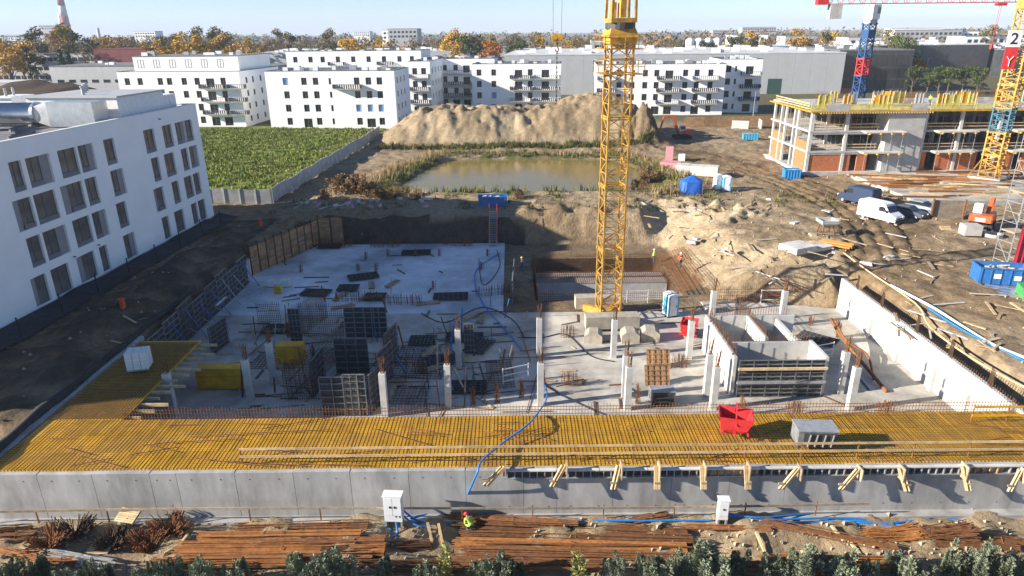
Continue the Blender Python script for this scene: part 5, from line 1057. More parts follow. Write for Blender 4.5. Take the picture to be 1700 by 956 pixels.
a = G(680, 862, -3); hose('water_hose', [(a.x, a.y, -3.0), P(760, 838, -2.9), PY(790, 790, 31.5), PY(800, 765, 32.3), P(835, 735, .3), P(890, 690, .3), P(905, 640, PITF + .1), P(850, 560, PITF + .08), P(800, 500, PITF + .08), P(790, 450, PITF + .08), P(830, 420, PITF + .08)], .06, HOSE, 'long blue hose climbing over the front wall into the pit', 'hose')
for i, pts in enumerate([[(700, 520), (740, 535), (800, 510), (850, 530), (870, 560)], [(795, 430), (800, 470), (815, 465), (830, 440), (825, 415)], [(860, 560), (900, 560), (940, 555), (980, 590), (1020, 600)]]):
    hose('power_cable', [P(u, v, PITF + .05) for u, v in pts], .045, BLACK, ['black cable snaking across the shaded slab', 'black cable looped at the slab edge', 'black cable crossing to the crane foot'][i], 'cable')
hose('bent_bars', [P(1380, 530, PITF + 1.6), P(1398, 560, PITF + 1.3), P(1430, 600, PITF + .6), P(1472, 650, PITF + .1)], .16, RUST, 'curved bundle of rusty bars sagging over the pit floor', 'rebar'); hose('bent_bars', [P(1386, 530, PITF + 1.7), P(1405, 565, PITF + 1.4), P(1440, 590, PITF + .7), P(1450, 630, PITF + .1)], .1, RUSTL, 'thinner curved rusty bars over the pit floor', 'rebar')
# ------------------------------------------------------------------ foreground store
def cabinet(u, v, w, d, h, lab, two):
    p = G(u, v, -3); r = root('power_cabinet', p, lab, 'power cabinet', None, rad(-4)); MB().b2((-w / 2, -d / 2, .45), (w / 2, d / 2, h)).build('casing', PLASTW, r)
    for i in ((-1, 1) if two else (0,)):
        c = i * w / 4; o = MB().b2((c - w / (4.3 if two else 2.2), -d / 2 - .03, h * .42), (c + w / (4.3 if two else 2.2), -d / 2 - .002, h - .08)).build('door', PLASTW, r); MB().b2((c - .05 + .12 * -i, -d / 2 - .06, h * .66), (c + .05 + .12 * -i, -d / 2 - .031, h * .72)).build('handle', BLACK, o)
    MB().b2((-w / 2 - .05, -d / 2 - .05, h), (w / 2 + .05, d / 2 + .05, h + .06)).build('cap', PLASTW, r); m = MB()
    for i in (-1, 1): m.b2((i * (w / 2 - .06) - .05, -d / 2, 0), (i * (w / 2 - .06) + .05, d / 2, .449))
    m.build('leg', STEELG, r)
    if two: m = MB(); m.bar((.1, -d / 2 - .01, 1.0), (.15, -d / 2 - .01, .75), .03, .02); m.bar((.1, -d / 2 - .01, 1.0), (.3, -d / 2 - .01, .95), .03, .02); m.bar((.13, -d / 2 - .01, .88), (.25, -d / 2 - .01, .86), .03, .02); m.bar((.33, -d / 2 - .01, .98), (.36, -d / 2 - .01, .74), .03, .02); m.build('scrawl', BLACK, r)
cabinet(656, 872, 1.0, .5, 2.1, 'white two door power cabinet with black scrawl before the front wall', True); cabinet(1197, 870, .55, .4, 1.7, 'slim white power box with blue cables before the front wall', False)
def bundle(u0, v0, u1, v1, n, rr, mat, lab, group, cat='rebar', z=.1):
    a, b = G(u0, v0, -3), G(u1, v1, -3); c = (a + b) / 2; m = MB(); d = b - a; L = d.length; d.normalize(); s = d.cross(Vector((0, 0, 1))).normalized()
    for k in range(n):
        o = s * RNG.gauss(0, rr) + Vector((0, 0, z + abs(RNG.gauss(0, rr * .7)))); e = RNG.uniform(-.4, .4); pts = [a - c + d * e + o]
        for q in range(1, 5): pts.append(a - c + d * (L * q / 4 + e * (q < 4)) + o + s * RNG.uniform(-.05, .05))
        for q in range(4): m.bar(pts[q], pts[q + 1], .04)
    m.tube([d * 0 - s * rr * 2.2 + Vector((0, 0, z)), s * 0 + Vector((0, 0, z + rr * 2)), s * rr * 2.2 + Vector((0, 0, z))], .02, 4)
    o = m.build('rebar_bundle', mat); o.location = c; tag(o, lab, cat, group)
BL = 'long rusty rebar bundle lying on bearers before the front wall'; BG = 'long rebar bundles in the foreground store'
for (u0, v0, u1, v1, n, rr) in ((395, 882, 612, 876, 46, .16), (340, 893, 600, 890, 40, .15), (425, 905, 640, 900, 50, .16), (300, 915, 640, 915, 50, .18), (350, 930, 620, 925, 44, .18), (545, 920, 715, 908, 40, .14), (760, 870, 1140, 888, 60, .16), (745, 862, 960, 872, 30, .14), (770, 890, 1150, 902, 60, .18), (760, 905, 1140, 915, 60, .18), (780, 920, 1150, 930, 60, .2), (740, 935, 1000, 940, 50, .2), (1050, 868, 1110, 858, 24, .12), (1140, 878, 1280, 882, 26, .1), (1270, 870, 1490, 915, 40, .12), (0, 884, 55, 880, 30, .15), (0, 893, 60, 890, 30, .15), (80, 935, 130, 935, 30, .15), (1560, 905, 1690, 912, 40, .15), (1620, 895, 1700, 905, 30, .12), (260, 940, 520, 938, 44, .2), (1270, 935, 1500, 940, 44, .2), (1060, 945, 1400, 950, 50, .2), (0, 915, 90, 935, 20, .12), (500, 945, 760, 948, 46, .2)): bundle(u0, v0, u1, v1, n, rr, [RUSTL, RUST, RUST][int(u0 + v0) % 3], ('short ' if abs(u1 - u0) < 150 else 'long ' if abs(u1 - u0) < 290 else 'very long ') + ('orange ' if int(u0 + v0) % 3 == 0 else 'dark brown ') + 'rebar bundle lying on bearers before the front wall', BG)
bundle(90, 925, 190, 942, 30, .22, STEELG, 'pale grey bundle of straight bars in the left foreground', None)
for i, (u, v, w) in enumerate(((85, 905, .9), (125, 890, .9), (190, 905, .8), (245, 910, .9), (285, 885, 1.0), (1490, 895, 1.9), (1580, 890, 1.6))):
    p = G(u, v, -3); m = MB()
    for k in range(220):
        a = RNG.uniform(0, 6.28); q = RNG.uniform(.1, w * .5)
        if i >= 5: m.bar((RNG.uniform(-w * .6, w * .6) - w * .45, q - .5, .1 + .5 * RNG.random()), (w * .6 + RNG.uniform(-.3, .3), q - .5 + RNG.uniform(-.3, .3), .1 + .6 * RNG.random()), .035)
        else:
            b_ = k % 4; ca_, sa_ = math.cos(b_ * 1.9 + i), math.sin(b_ * 1.9 + i); e_ = Vector((ca_ * .55 + RNG.gauss(0, .16), sa_ * .4 + RNG.gauss(0, .16), .55 + RNG.gauss(0, .15))); c_ = Vector((ca_ * .25 + RNG.gauss(0, .14), sa_ * .25 + RNG.gauss(0, .14), .05)); m.bar(c_, c_ + e_ * w * 1.25, .035)
    o = m.build('stirrup_heap', [RUST, RUSTD, RUSTD, RUST, RUST, RUSTL, RUST][i]); o.location = p; tag(o, ['brown heap of bent stirrups before the front wall', 'rusty loose coil of bars at the right end of the store'][i >= 5], 'rebar heap', ['stirrup heaps in the left foreground', 'bar coils in the right foreground'][i >= 5])
def pallet(p, rz, lab, tilt=0.0, group=None):
    r = root('wooden_pallet', p, lab, 'pallet', group, rz); r.rotation_euler = (tilt, 0, rz)
    for k in range(7): MB().b2((-.6, -.4 + k * .125, .12), (.6, -.3 + k * .125, .145)).build('slat', WOOD, r)
    for k in range(3): MB().b2((-.6 + .54 * k, -.4, .02), (-.48 + .54 * k, .45, .119)).build('stringer', WOODG, r)
p = G(218, 880, -3); pallet(p + Vector((0, 0, .9)), -.2, 'pale pallet thrown on the stirrup heaps in the left foreground', .35); pallet(G(165, 915, -3), .1, 'pallet on the ground below the stirrup heaps'); p = G(1570, 380); pallet(p, -.1, 'wooden pallet leaning by the trench box', .3)
for i, (u0, v0, u1, v1) in enumerate(((25, 930, 60, 895), (275, 920, 315, 895), (390, 905, 425, 855), (1380, 875, 1400, 900), (1405, 895, 1432, 928), (1570, 895, 1600, 930), (1255, 885, 1270, 920), (710, 870, 718, 905), (728, 872, 735, 905), (1085, 880, 1098, 870), (545, 870, 555, 858), (500, 872, 510, 858), (270, 940, 290, 925), (300, 905, 312, 890))):
    a, b = G(u0, v0, -3), G(u1, v1, -3); c = (a + b) / 2; o = MB().bar(a - c, b - c, .14, .1).build('timber_bearer', WOOD); o.location = c + Vector((0, 0, .1)); tag(o, 'square timber bearer lying under the rebar bundles', 'timber', 'bearers in the foreground store')
# planks and scraps about the yard
for i in range(150):
    if i < 26: u, v, z = RNG.uniform(480, 700), RNG.uniform(325, 350), 0
    elif i < 70: u, v, z = RNG.uniform(1180, 1560), RNG.uniform(385, 470), 0
    elif i < 95: u, v, z = RNG.uniform(1060, 1280), RNG.uniform(330, 350), 0
    elif i < 120: u, v, z = RNG.uniform(1480, 1690), RNG.uniform(490, 600), 0
    elif i < 128: u, v, z = RNG.uniform(60, 380), RNG.uniform(430, 640), 0
    else: u, v, z = RNG.uniform(1000, 1400), RNG.uniform(340, 460), 0
    p = G(u, v, z)
    if p.z < -1.8 or p.z > 1.5: continue
    L = RNG.uniform(.8, 3.2); a = RNG.uniform(0, 3.14); o = MB().bar((-L / 2 * math.cos(a), -L / 2 * math.sin(a), 0), (L / 2 * math.cos(a), L / 2 * math.sin(a), .1), RNG.uniform(.12, .3), .05).build('loose_plank', [WOOD, WOODG, CONCW, WOODG][i % 4]); o.location = p + Vector((0, 0, .08)); tag(o, 'loose plank lying on the dirt around the pit', 'plank', 'loose planks about the yard')
for i in range(190):
    p = P(RNG.uniform(360, 1480), RNG.uniform(415, 680), PITF)
    if p.y > 62.5 and p.x > -1 or abs(p.x) > 29 or (16 < p.x < 25 and 45 < p.y < 55): continue
    L = RNG.uniform(.6, 3); a = RNG.choice([0, .1, 1.5, .4, 2.2]); o = MB().bar((-L / 2 * math.cos(a), -L / 2 * math.sin(a), .04), (L / 2 * math.cos(a), L / 2 * math.sin(a), .05), RNG.uniform(.06, .2), .06).build('floor_scrap', [WOOD, RUST, STEELD, WOODG, RUSTD][i % 5]); o.location = (p.x, p.y, PITF); tag(o, ['scrap of timber or steel lying on the pit floor'][0], 'scrap', 'scraps on the pit floor')
for (u, v) in ((205, 512), (433, 375)):
    p = G(u, v); r = root('marker_barrel', p, 'small orange marker barrel on the shaded left bank', 'barrel', 'orange barrels on the left bank'); MB().tube([(0, 0, 0), (0, 0, .9)], .24, 12).build('drum', ORANGE, r); MB().tube([(0, 0, .9), (0, 0, .95)], .3, 12).build('lid', RED, r)
gt = MB(); 
for k in range(26):
    y0, y1 = 42 + k * 1.85, 43.85 + k * 1.85; xx = lambda y: -40.0 - (89.6 - y) * .0722
    gt.add([(xx(y0) + .3, y0, gz(xx(y0) + .3, y0) + .35), (xx(y0) + 3.1, y0, gz(xx(y0) + 3.1, y0) + .12), (xx(y1) + 3.1, y1, gz(xx(y1) + 3.1, y1) + .12), (xx(y1) + .3, y1, gz(xx(y1) + .3, y1) + .35)], [(0, 1, 2, 3)])
tag(gt.build('membrane_strip', GEOT), 'black membrane strip along the foot of the left white building', 'membrane')
for k in range(9): y = 46 + 5 * k; xx = -40.0 - (89.6 - y) * .0722 + 2.6; tag(MB().bar((xx, y, gz(xx, y) - .2), (xx, y, gz(xx, y) + 1.9), .09).build('fence_post', BLACK), 'thin black post in the row beside the left white building', 'post', 'black posts by the left building')
m = MB()
for k in range(2600):
    x, y = RNG.uniform(-40, 70), RNG.uniform(26, 145); z = gz(x, y) if k < 1600 else 0
    if k >= 1600: x, y = RNG.uniform(-30, 34), RNG.uniform(25.5, 31.3); z = gz(x, y)
    if z < -3.25 or (y > 102 and -20 < x < 26): continue
    s = RNG.uniform(.06, .2); m.add([(x + s, y, z), (x - s * .5, y + s, z), (x - s * .6, y - s * .8, z), (x, y, z + s * 1.1)], [(0, 1, 3), (1, 2, 3), (2, 0, 3)])
m.build('stones', M('site_stones', (.36, .3, .22), .95, .4, 1), kind='stuff')
# ------------------------------------------------------------------ people
def person(p, rz, lab, vest, helmet, bend=0.0, crouch=False):
    V = {'pel': (0, 0, .95), 'che': (0, .02, 1.3), 'neck': (0, 0, 1.5), 'head': (0, .02, 1.62), 'top': (0, .02, 1.74)}
    E = [('pel', 'che'), ('che', 'neck'), ('neck', 'head'), ('head', 'top')]; R = {'pel': .15, 'che': .18, 'neck': .06, 'head': .1, 'top': .07}
    for s, n in ((-1, 'l'), (1, 'r')):
        V.update({n + 'hip': (s * .1, 0, .88), n + 'kn': (s * .13, .05 + .05 * s, .5), n + 'an': (s * .14, -.02 + .1 * s, .08), n + 'toe': (s * .15, .14 + .1 * s, .04), n + 'sh': (s * .2, 0, 1.43), n + 'el': (s * .28, .02, 1.15), n + 'wr': (s * .24, .2, .98), n + 'ha': (s * .23, .27, .95)})
        E += [('pel', n + 'hip'), (n + 'hip', n + 'kn'), (n + 'kn', n + 'an'), (n + 'an', n + 'toe'), ('che', n + 'sh'), (n + 'sh', n + 'el'), (n + 'el', n + 'wr'), (n + 'wr', n + 'ha')]
        R.update({n + 'hip': .11, n + 'kn': .075, n + 'an': .055, n + 'toe': .05, n + 'sh': .075, n + 'el': .055, n + 'wr': .042, n + 'ha': .045})
    if crouch:
        for k in V:
            x, y, z = V[k]
            if k[1:] in ('kn',): V[k] = (x * 1.6, .32, .48)
            elif k[1:] in ('an', 'toe'): pass
            else: V[k] = (x, y + max(0, (z - .6)) * .55 - .1, z * .62 - .1)
    ks = list(V); me = bpy.data.meshes.new('body'); me.from_pydata([V[k] for k in ks], [(ks.index(a), ks.index(b)) for a, b in E], []); o = bpy.data.objects.new('tmp', me); COL.objects.link(o)
    o.modifiers.new('s', 'SKIN'); o.modifiers.new('d', 'SUBSURF').levels = 1
    sv = me.skin_vertices[0].data
    for i, k in enumerate(ks): sv[i].radius = (R[k], R[k] * (.75 if k in ('pel', 'che') else 1)); sv[i].use_root = (k == 'pel')
    bpy.context.view_layer.update(); body = bpy.data.meshes.new_from_object(o.evaluated_get(bpy.context.evaluated_depsgraph_get())); bpy.data.objects.remove(o)
    r = root('person', p, lab, 'person', None, rz); 
    for mt in (DENIM, vest, SKIN, BLACK): body.materials.append(mt)
    hz = V['neck'][2]; wz = V['pel'][2]
    for f in body.polygons:
        c = f.center; f.material_index = 2 if c.z > hz + .02 or (abs(c.x) > .2 and c.y > .17 and .5 < c.z < 1.05 and not crouch) else 1 if c.z > wz - .02 and (crouch is False or c.y > -.2) else 3 if c.z < .1 else 0
        f.use_smooth = True
    put('body', body, None, r); h = V['top']; m = MB(); m.tube([(h[0], h[1], h[2] - .06), (h[0], h[1], h[2] + .02), (h[0], h[1], h[2] + .08)], [.135, .125, .05], 12); m.tube([(h[0], h[1] + .03, h[2] - .065), (h[0], h[1] + .03, h[2] - .045)], .165, 12); m.build('helmet', helmet, r)
    m = MB(); m.tube([(0, V['che'][1] - .01, V['che'][2] - .12), (0, V['che'][1] - .01, V['che'][2] - .06)], .2, 12); m.build('reflective_band', PLASTW, r)
person(G(313, 338), 2.0, 'person in a yellow vest standing by the meadow fence', HIVIS, WPAINT); person((17.0, 77.5, -3.15), 1.2, 'person in a yellow vest on the rebar mat behind the crane', HIVIS, WPAINT)
p = G(783, 884, -3); person(p, .6, 'person in a yellow vest crouching among the rebar bundles', HIVIS, M('red_helmet', (.6, .05, .03), .4, .05, 2), 0, True)
person((60.6, 117, 10.65), 1.0, 'person in an orange vest on the top deck of the unfinished building', HIVISO, WPAINT); person((71.0, 119, 10.65), 2.6, 'person in a yellow vest on the top deck beside the numbered crane', HIVIS, BLUE); person((1.2, 75.5, PITF), 1.9, 'person in dark clothes welding at the edge of the hole', DENIM, YEL)
person((19.3, 74, -2.5), .4, 'person in an orange vest on the sloping rebar mat', HIVISO, WPAINT)
# ------------------------------------------------------------------ vegetation
def leafmass(m, c, rad3, n, s, up=.3, shell=.45):
    for _ in range(n):
        while True:
            v = Vector((RNG.uniform(-1, 1), RNG.uniform(-1, 1), RNG.uniform(-1, 1)))
            if .01 < v.length < 1: break
        v = v.normalized() * (shell + (1 - shell) * RNG.random()); q = Vector((c[0] + v.x * rad3[0], c[1] + v.y * rad3[1], c[2] + v.z * rad3[2]))
        a = Vector((RNG.gauss(0, 1), RNG.gauss(0, 1), RNG.gauss(0, 1))).normalized(); b = a.cross(Vector((RNG.gauss(0, 1), RNG.gauss(0, 1), RNG.gauss(0, 1) + .01))).normalized(); t = s * RNG.uniform(.6, 1.3)
        m.add([q - a * t, q + b * t * .6, q + a * t, q - b * t * .6], [(0, 1, 2, 3)])
def tree_meshes(kind, seed):
    global RNG
    RNG = random.Random(seed); m = MB(); tk = MB(); h = 1.0
    if kind == 'conifer':
        tk.tube([(0, 0, 0), (0, 0, 9.5)], [.25, .05], 6)
        for k in range(12): z = 1.2 + k * .75; R = 2.3 * (1 - k / 13); leafmass(m, (0, 0, z), (R, R, .5), int(40 * R + 12), .38)
    else:
        H = 12; tk.tube([(0, 0, 0), (.2, .1, 4), (.1, 0, 9)], [.34, .22, .08], 7)
        n = {'round': 15, 'tall': 14, 'bare': 13}[kind]; sp = {'round': 4.0, 'tall': 2.2, 'bare': 3.6}[kind]
        for k in range(n):
            a = RNG.uniform(0, 6.28); rr = sp * math.sqrt(RNG.random()); z = RNG.uniform(4.5, 11.5) if kind != 'tall' else RNG.uniform(3.5, 13.5); f = 1 - .4 * abs(z - 7.5) / 5
            c = (rr * f * math.cos(a), rr * f * math.sin(a), z); tk.tube([(.15, .05, max(2.5, z - 4)), (c[0] * .6, c[1] * .6, z - 1), c], [.12, .07, .03], 5)
            q = RNG.uniform(1.2, 2.1); leafmass(m, c, (q, q, q * .8), {'round': 85, 'tall': 75, 'bare': 45}[kind], .34 if kind != 'bare' else .22)
            if kind == 'bare':
                for _ in range(8): tk.tube([c, (c[0] + RNG.uniform(-1.5, 1.5), c[1] + RNG.uniform(-1.5, 1.5), c[2] + RNG.uniform(.3, 1.8))], [.04, .012], 3)
    return m.mesh('crown'), tk.mesh('trunk')
TM = [(tree_meshes('round', 1), tree_meshes('round', 2)), (tree_meshes('tall', 3), tree_meshes('tall', 4)), (tree_meshes('bare', 5), tree_meshes('bare', 6)), (tree_meshes('conifer', 7), tree_meshes('conifer', 8))]
RNG = random.Random(99); TC = {}
def tree(x, y, kind, mat, sc, lab, group, z=0):
    cm, tm = TM[kind][RNG.randrange(2)]; key = (cm.name, mat.name)
    if key not in TC: c = cm.copy(); c.materials.clear(); c.materials.append(mat); TC[key] = c
    r = root('tree', (x, y, z), lab, 'tree', group, RNG.uniform(0, 6.3)); r.scale = (sc * RNG.uniform(.9, 1.15), sc * RNG.uniform(.9, 1.15), sc); put('trunk', tm, BARK, r); put('crown', TC[key], mat, r)
SP = [(0, L_YEL, 'golden yellow autumn tree'), (1, L_OLIVE, 'tall olive half bare tree'), (2, L_BROWN, 'brown nearly leafless tree'), (3, L_DARK, 'dark conifer'), (0, L_GREEN, 'dull green round tree'), (0, L_ORANGE, 'orange autumn tree'), (1, L_YEL, 'slim yellow poplar'), (2, L_OLIVE, 'pale olive thin tree')]
for u, v, Y, s, sc in [(25, 62, 330, 0, 1.2), (55, 55, 345, 1, 1.2), (5, 75, 320, 0, .9), (100, 50, 350, 6, 1.4), (112, 55, 340, 1, 1.3), (130, 60, 330, 7, 1.3), (98, 85, 300, 3, 1.3), (112, 88, 300, 3, 1.1), (145, 60, 350, 4, 1.3), (170, 55, 370, 0, 1.2), (205, 55, 400, 2, 1.5), (225, 55, 420, 7, 1.5), (245, 62, 330, 0, 1.1), (262, 58, 350, 2, 1.3), (255, 85, 300, 0, 1.0), (270, 65, 310, 3, 1.4), (290, 60, 300, 0, 1.25), (315, 48, 340, 0, 1.6), (335, 62, 310, 0, 1.2), (385, 68, 330, 0, 1.0), (412, 60, 330, 0, 1.2), (425, 65, 350, 2, 1.2), (545, 55, 420, 1, 1.4), (530, 60, 400, 7, 1.3), (510, 65, 380, 2, 1.2), (630, 58, 430, 0, 1.3), (620, 85, 300, 2, 1.0), (640, 92, 290, 5, .8), (720, 50, 470, 2, 1.6), (735, 65, 400, 7, 1.2), (750, 55, 400, 0, 1.5), (775, 52, 400, 4, 1.6), (790, 55, 400, 4, 1.5), (810, 62, 400, 0, 1.2), (820, 70, 380, 5, .8), (1100, 52, 480, 2, 1.5), (1120, 65, 420, 2, 1.2), (1135, 60, 400, 7, 1.2), (1180, 70, 380, 4, 1.0), (1235, 60, 390, 7, 1.3), (1250, 75, 370, 1, .9), (1330, 55, 380, 0, 1.3), (1345, 58, 380, 7, 1.3), (1360, 52, 430, 2, 1.5), (1385, 58, 400, 2, 1.3), (1480, 48, 370, 1, 1.3), (1490, 70, 330, 7, 1.0), (1500, 45, 480, 2, 1.6), (1520, 115, 262, 4, .6), (1545, 118, 260, 4, .55), (1565, 116, 258, 4, .6), (1580, 118, 256, 4, .55), (1605, 115, 255, 4, .65), (1525, 102, 280, 5, .8), (1645, 40, 420, 1, 1.5), (1630, 118, 250, 4, .6), (1285, 52, 450, 2, 1.3), (1060, 55, 520, 2, 1.4), (840, 60, 430, 2, 1.2), (860, 52, 500, 7, 1.5), (890, 52, 520, 2, 1.5), (950, 54, 540, 7, 1.5), (690, 58, 470, 2, 1.3), (590, 58, 450, 2, 1.3), (480, 60, 430, 1, 1.3), (455, 62, 400, 2, 1.2), (360, 65, 400, 2, 1.2), (180, 62, 380, 7, 1.2), (75, 62, 360, 2, 1.2), (40, 75, 330, 4, 1.1)]:
    k, mt, lb = SP[s]; p = PY(u, v, Y); tree(p.x, Y, k, mt, max(sc * .75, (p.z + (0 if v < 70 else 2)) / (13.2 if k < 3 else 10.5)), lb + ' in the belt beyond the buildings', lb + 's beyond the buildings')
for i in range(70):
    Y = RNG.uniform(330, 520); u = RNG.uniform(-20, 1720); k, mt, lb = SP[RNG.choice([0, 1, 1, 4, 6, 7, 7, 2, 2])]; p = PY(u, RNG.uniform(52, 66), Y)
    tree(p.x, Y, k, mt, p.z / 13.2, lb + ' in the belt beyond the buildings', lb + 's beyond the buildings')
# distant woods: one mass
def wood(y0, y1, n, mat, nm, x0=-1.15, x1=1.15, sz=(6, 11), hh=(14, 20), minx=None):
    m = MB()
    for _ in range(n):
        y = RNG.uniform(y0, y1); x = RNG.uniform(x0, x1) * y * .78; h = RNG.uniform(*hh); w = RNG.uniform(*sz); leafmass(m, (x, y, h * .55), (w, w, h * .5), 46, 1.1 + y / 900)
    m.build('distant_wood', mat, kind='stuff')
wood(480, 760, 150, L_BROWN, 'a'); wood(520, 900, 120, L_OLIVE, 'b'); wood(700, 1500, 190, L_BROWN, 'c', sz=(9, 18), hh=(16, 23)); wood(900, 2400, 160, L_OLIVE, 'd', sz=(14, 34), hh=(18, 26)); wood(480, 800, 34, L_YEL, 'e')
# meadow tufts, reeds
def tufts(n, area, mat, h, w, name, cond=None, blades=6):
    m = MB(); X = NPR.uniform(area[0], area[1], n); Y = NPR.uniform(area[2], area[3], n); Z, k = terrain(X[None], Y[None]); Z = Z[0]; sp = k['sp'][0]; dn = k['n2'][0]
    for i in range(n):
        x, y, z = X[i], Y[i], Z[i]
        if cond and not cond(x, y, z, sp[i], dn[i]): continue
        hh = h * RNG.uniform(.5, 1.3)
        for _ in range(blades):
            a = RNG.uniform(0, 6.28); d = (math.cos(a), math.sin(a)); l = RNG.uniform(.1, .6) * hh; bx, by = x + RNG.uniform(-w, w) * 2, y + RNG.uniform(-w, w) * 2
            m.add([(bx - d[1] * w * .5, by + d[0] * w * .5, z - .05), (bx + d[1] * w * .5, by - d[0] * w * .5, z - .05), (bx + d[0] * l, by + d[1] * l, z + hh)], [(0, 1, 2)])
    m.build(name, mat, kind='stuff')
mead = lambda x, y, z, sp, dn: x < -35.6 + (y - 98) * .0622 and dn > -.25
tufts(7500, (-85, -31, 98.5, 181), L_GRASS, .38, .3, 'meadow_grass', mead, 8); tufts(1500, (-85, -31, 98.5, 181), L_WILL, .45, .2, 'meadow_weeds', lambda x, y, z, sp, dn: mead(x, y, z, sp, dn) and dn > .1, 6)
tufts(3600, (-28, 32, 99, 142), L_REEDG, 1.0, .14, 'green_reeds', lambda x, y, z, sp, dn: .2 < sp < 2.8 and z > -.5 and not (y < 104 and dn < -.05), 6)
tufts(5000, (-31, 34, 97, 143), L_REED, 1.1, .13, 'dry_reeds', lambda x, y, z, sp, dn: (1.2 < sp < 5.5 and (x < -12 or x > 21) or (2.2 < sp < 4 and y > 130)) and z > -.4, 6)
tufts(900, (-33, 60, 90, 101), L_REEDG, .5, .15, 'yard_weeds', lambda x, y, z, sp, dn: dn > .15 and abs(z) < 1.2, 6); tufts(700, (-28, 30, 144, 147), L_REEDG, .9, .2, 'heap_weeds', None, 6)
def shrub_mesh(seed, R, H, n, s):
    global RNG
    keep = RNG; RNG = random.Random(seed); m = MB()
    pl = [(R * .75 * math.sqrt(RNG.random()), RNG.uniform(0, 6.28), RNG.uniform(.6, 1.0)) for _ in range(11)]
    for k in range(n):   # feathery upright plumes
        pr, pa, ph = pl[k % 11]; z = RNG.random() ** .85; a = RNG.uniform(0, 6.28); w_ = R * .42 * (1 - z) ** .7 * math.sqrt(RNG.random()) + .02; o_ = 1 + .25 * z
        c = Vector((pr * o_ * math.cos(pa) + w_ * math.cos(a), pr * o_ * math.sin(pa) + w_ * math.sin(a), z * H * ph)); d = Vector((math.cos(a) * .8 + RNG.gauss(0, .2), math.sin(a) * .8 + RNG.gauss(0, .2), RNG.uniform(.3, 1.1))).normalized(); b = d.cross(Vector((RNG.gauss(0, 1), RNG.gauss(0, 1), .1))).normalized(); t = s * RNG.uniform(.6, 1.5)
        m.add([c, c + b * t * .22 + d * t * .5, c + d * t, c - b * t * .22 + d * t * .5], [(0, 1, 2, 3)])
    RNG = keep; return m.mesh('foliage')
SM = [shrub_mesh(i, .95 + .12 * i, 2.3 + .25 * i, 4600, .17) for i in range(4)]; STM = MB().tube([(0, 0, 0), (0, 0, 1.4)], [.06, .03], 6).mesh('stem'); SW = shrub_mesh(9, .5, 2.6, 500, .26)
for i, (u, v) in enumerate([(8, 925), (55, 920), (110, 938), (150, 945), (170, 938), (250, 930), (285, 928), (335, 922), (385, 930), (490, 915), (530, 908), (575, 920), (635, 925), (710, 925), (735, 905), (800, 920), (830, 925), (860, 935), (960, 915), (1020, 915), (1065, 930), (1090, 915), (1135, 912), (1165, 895), (1190, 905), (1225, 910), (1290, 915), (1330, 910), (1365, 905), (1405, 915), (1450, 925), (1490, 915), (1530, 920), (1590, 905), (1615, 912), (1655, 905), (1690, 915)]):
    pale = u in (735, 960, 1165); y = 27.0 + .6 * math.sin(i * 2.3); d = ray(u, v); t = y / d.y; top = CAM_H + d.z * t; x = d.x * t; z0 = gz(x, y); H = [2.3, 2.55, 2.8, 3.05][i % 4] if not pale else 2.6; s = max(.45, (top - z0) / H * .93)
    r = root('conifer_shrub' if not pale else 'leafy_sapling', (x, y, z0), [('low' if s < .8 else 'tall' if s > 1.0 else 'medium high') + ' grey green conifer shrub in the row closing the foreground', 'pale yellow green sapling standing among the conifer shrubs'][pale], 'shrub', ['conifer shrubs in the foreground row', 'pale saplings in the foreground row'][pale], i * 1.7); r.scale = (min(1.05, s) * RNG.uniform(.75, 1.1), min(1.05, s) * RNG.uniform(.75, 1.1), s); put('foliage', SW if pale else SM[i % 4], L_WILL if pale else L_JUN, r); put('stem', STM, BARK, r)
for i, (u, v, h) in enumerate(((1430, 115, 9), (1477, 138, 10), (1472, 136, 10), (1535, 130, 9), (1600, 120, 9), (105, 110, 9), (25, 110, 8), (1600, 95, 9), (1250, 195, 7))):
    p = P(u, v, 0); r = root('street_lamp', (p.x, p.y, 0), 'slim grey street lamp with short arm in the distance', 'street lamp', 'street lamps in the distance'); MB().tube([(0, 0, 0), (0, 0, h)], [.12, .06], 6).build('pole', STEELG, r); MB().bar((0, 0, h), (1.2, 0, h + .15), .08).build('arm', STEELG, r); MB().box((1.4, 0, h + .12), (.7, .3, .12)).build('lamp_head', STEELG, r)

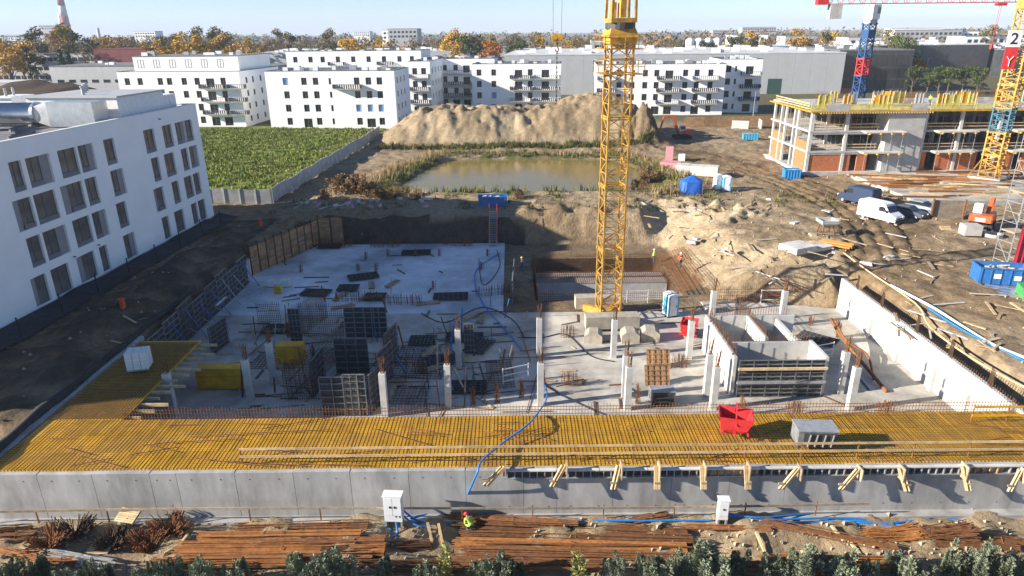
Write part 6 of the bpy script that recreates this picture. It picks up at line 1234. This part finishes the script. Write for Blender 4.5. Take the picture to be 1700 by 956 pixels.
# brown thicket and brushwood left of the pond, weeds on spoil
BM = shrub_mesh(21, 1.2, 1.9, 1500, .22)
for i, (u, v, k) in enumerate([(560, 318, 1.3), (575, 322, 1.5), (592, 318, 1.3), (608, 322, 1.1), (582, 312, 1.2), (620, 328, .8), (540, 330, .7), (640, 330, .7), (660, 328, .6), (690, 332, .6), (860, 330, .7), (1060, 318, 1.0), (1075, 310, 1.1), (1085, 300, 1.0), (1070, 290, .9)]):
    p = G(u, v); r = root('dry_bush', p, 'dry brown bush on the bank ' + ('left of the pond' if u < 900 else 'right of the pond'), 'bush', 'dry bushes ' + ('left of the pond' if u < 900 else 'right of the pond'), i * 1.3); r.scale = (k * 1.2, k * 1.2, k); put('foliage', BM, L_REED if i % 3 else L_BROWN, r)
for i in range(26):
    p = G(RNG.uniform(500, 720), RNG.uniform(326, 345)); o = MB().box((0, 0, .15), (RNG.uniform(.5, 1.8), RNG.uniform(.3, .8), .3), RNG.uniform(0, 3), .8).build('rubble_piece', [CONC, CONCW, WOODG, PINK, STEELG][i % 5]); o.location = p; tag(o, 'broken piece of rubble lying between the pond and the pit', 'rubble', 'rubble between pond and pit')
for i in range(18):
    p = G(RNG.uniform(1060, 1500), RNG.uniform(330, 470)); 
    if p.z < -2: continue
    o = MB().box((0, 0, .1), (RNG.uniform(.3, 1.4), RNG.uniform(.2, .9), RNG.uniform(.15, .4)), RNG.uniform(0, 3), .85).build('rubble_piece', [CONC, CONCW, FILM, WOODG, CONCW][i % 5]); o.location = p; tag(o, 'small pale rubble piece on the sandy ground right of the pit', 'rubble', 'rubble right of the pit')
# ------------------------------------------------------------------ haze
hm = bpy.data.materials.new('haze_air'); hm.use_nodes = True; hn = hm.node_tree.nodes
for q in list(hn):
    if q.type == 'BSDF_PRINCIPLED': hn.remove(q)
pv = hn.new('ShaderNodeVolumePrincipled'); pv.inputs['Color'].default_value = (0.7, 0.8, 1.0, 1); pv.inputs['Density'].default_value = 0.00016; pv.inputs['Anisotropy'].default_value = 0.0
hm.node_tree.links.new(pv.outputs[0], hn['Material Output'].inputs['Volume'])
hz_ = MB().b2((-6500, -400, -7.0), (6500, 9500, 128.0)).build('haze', hm, kind='stuff')
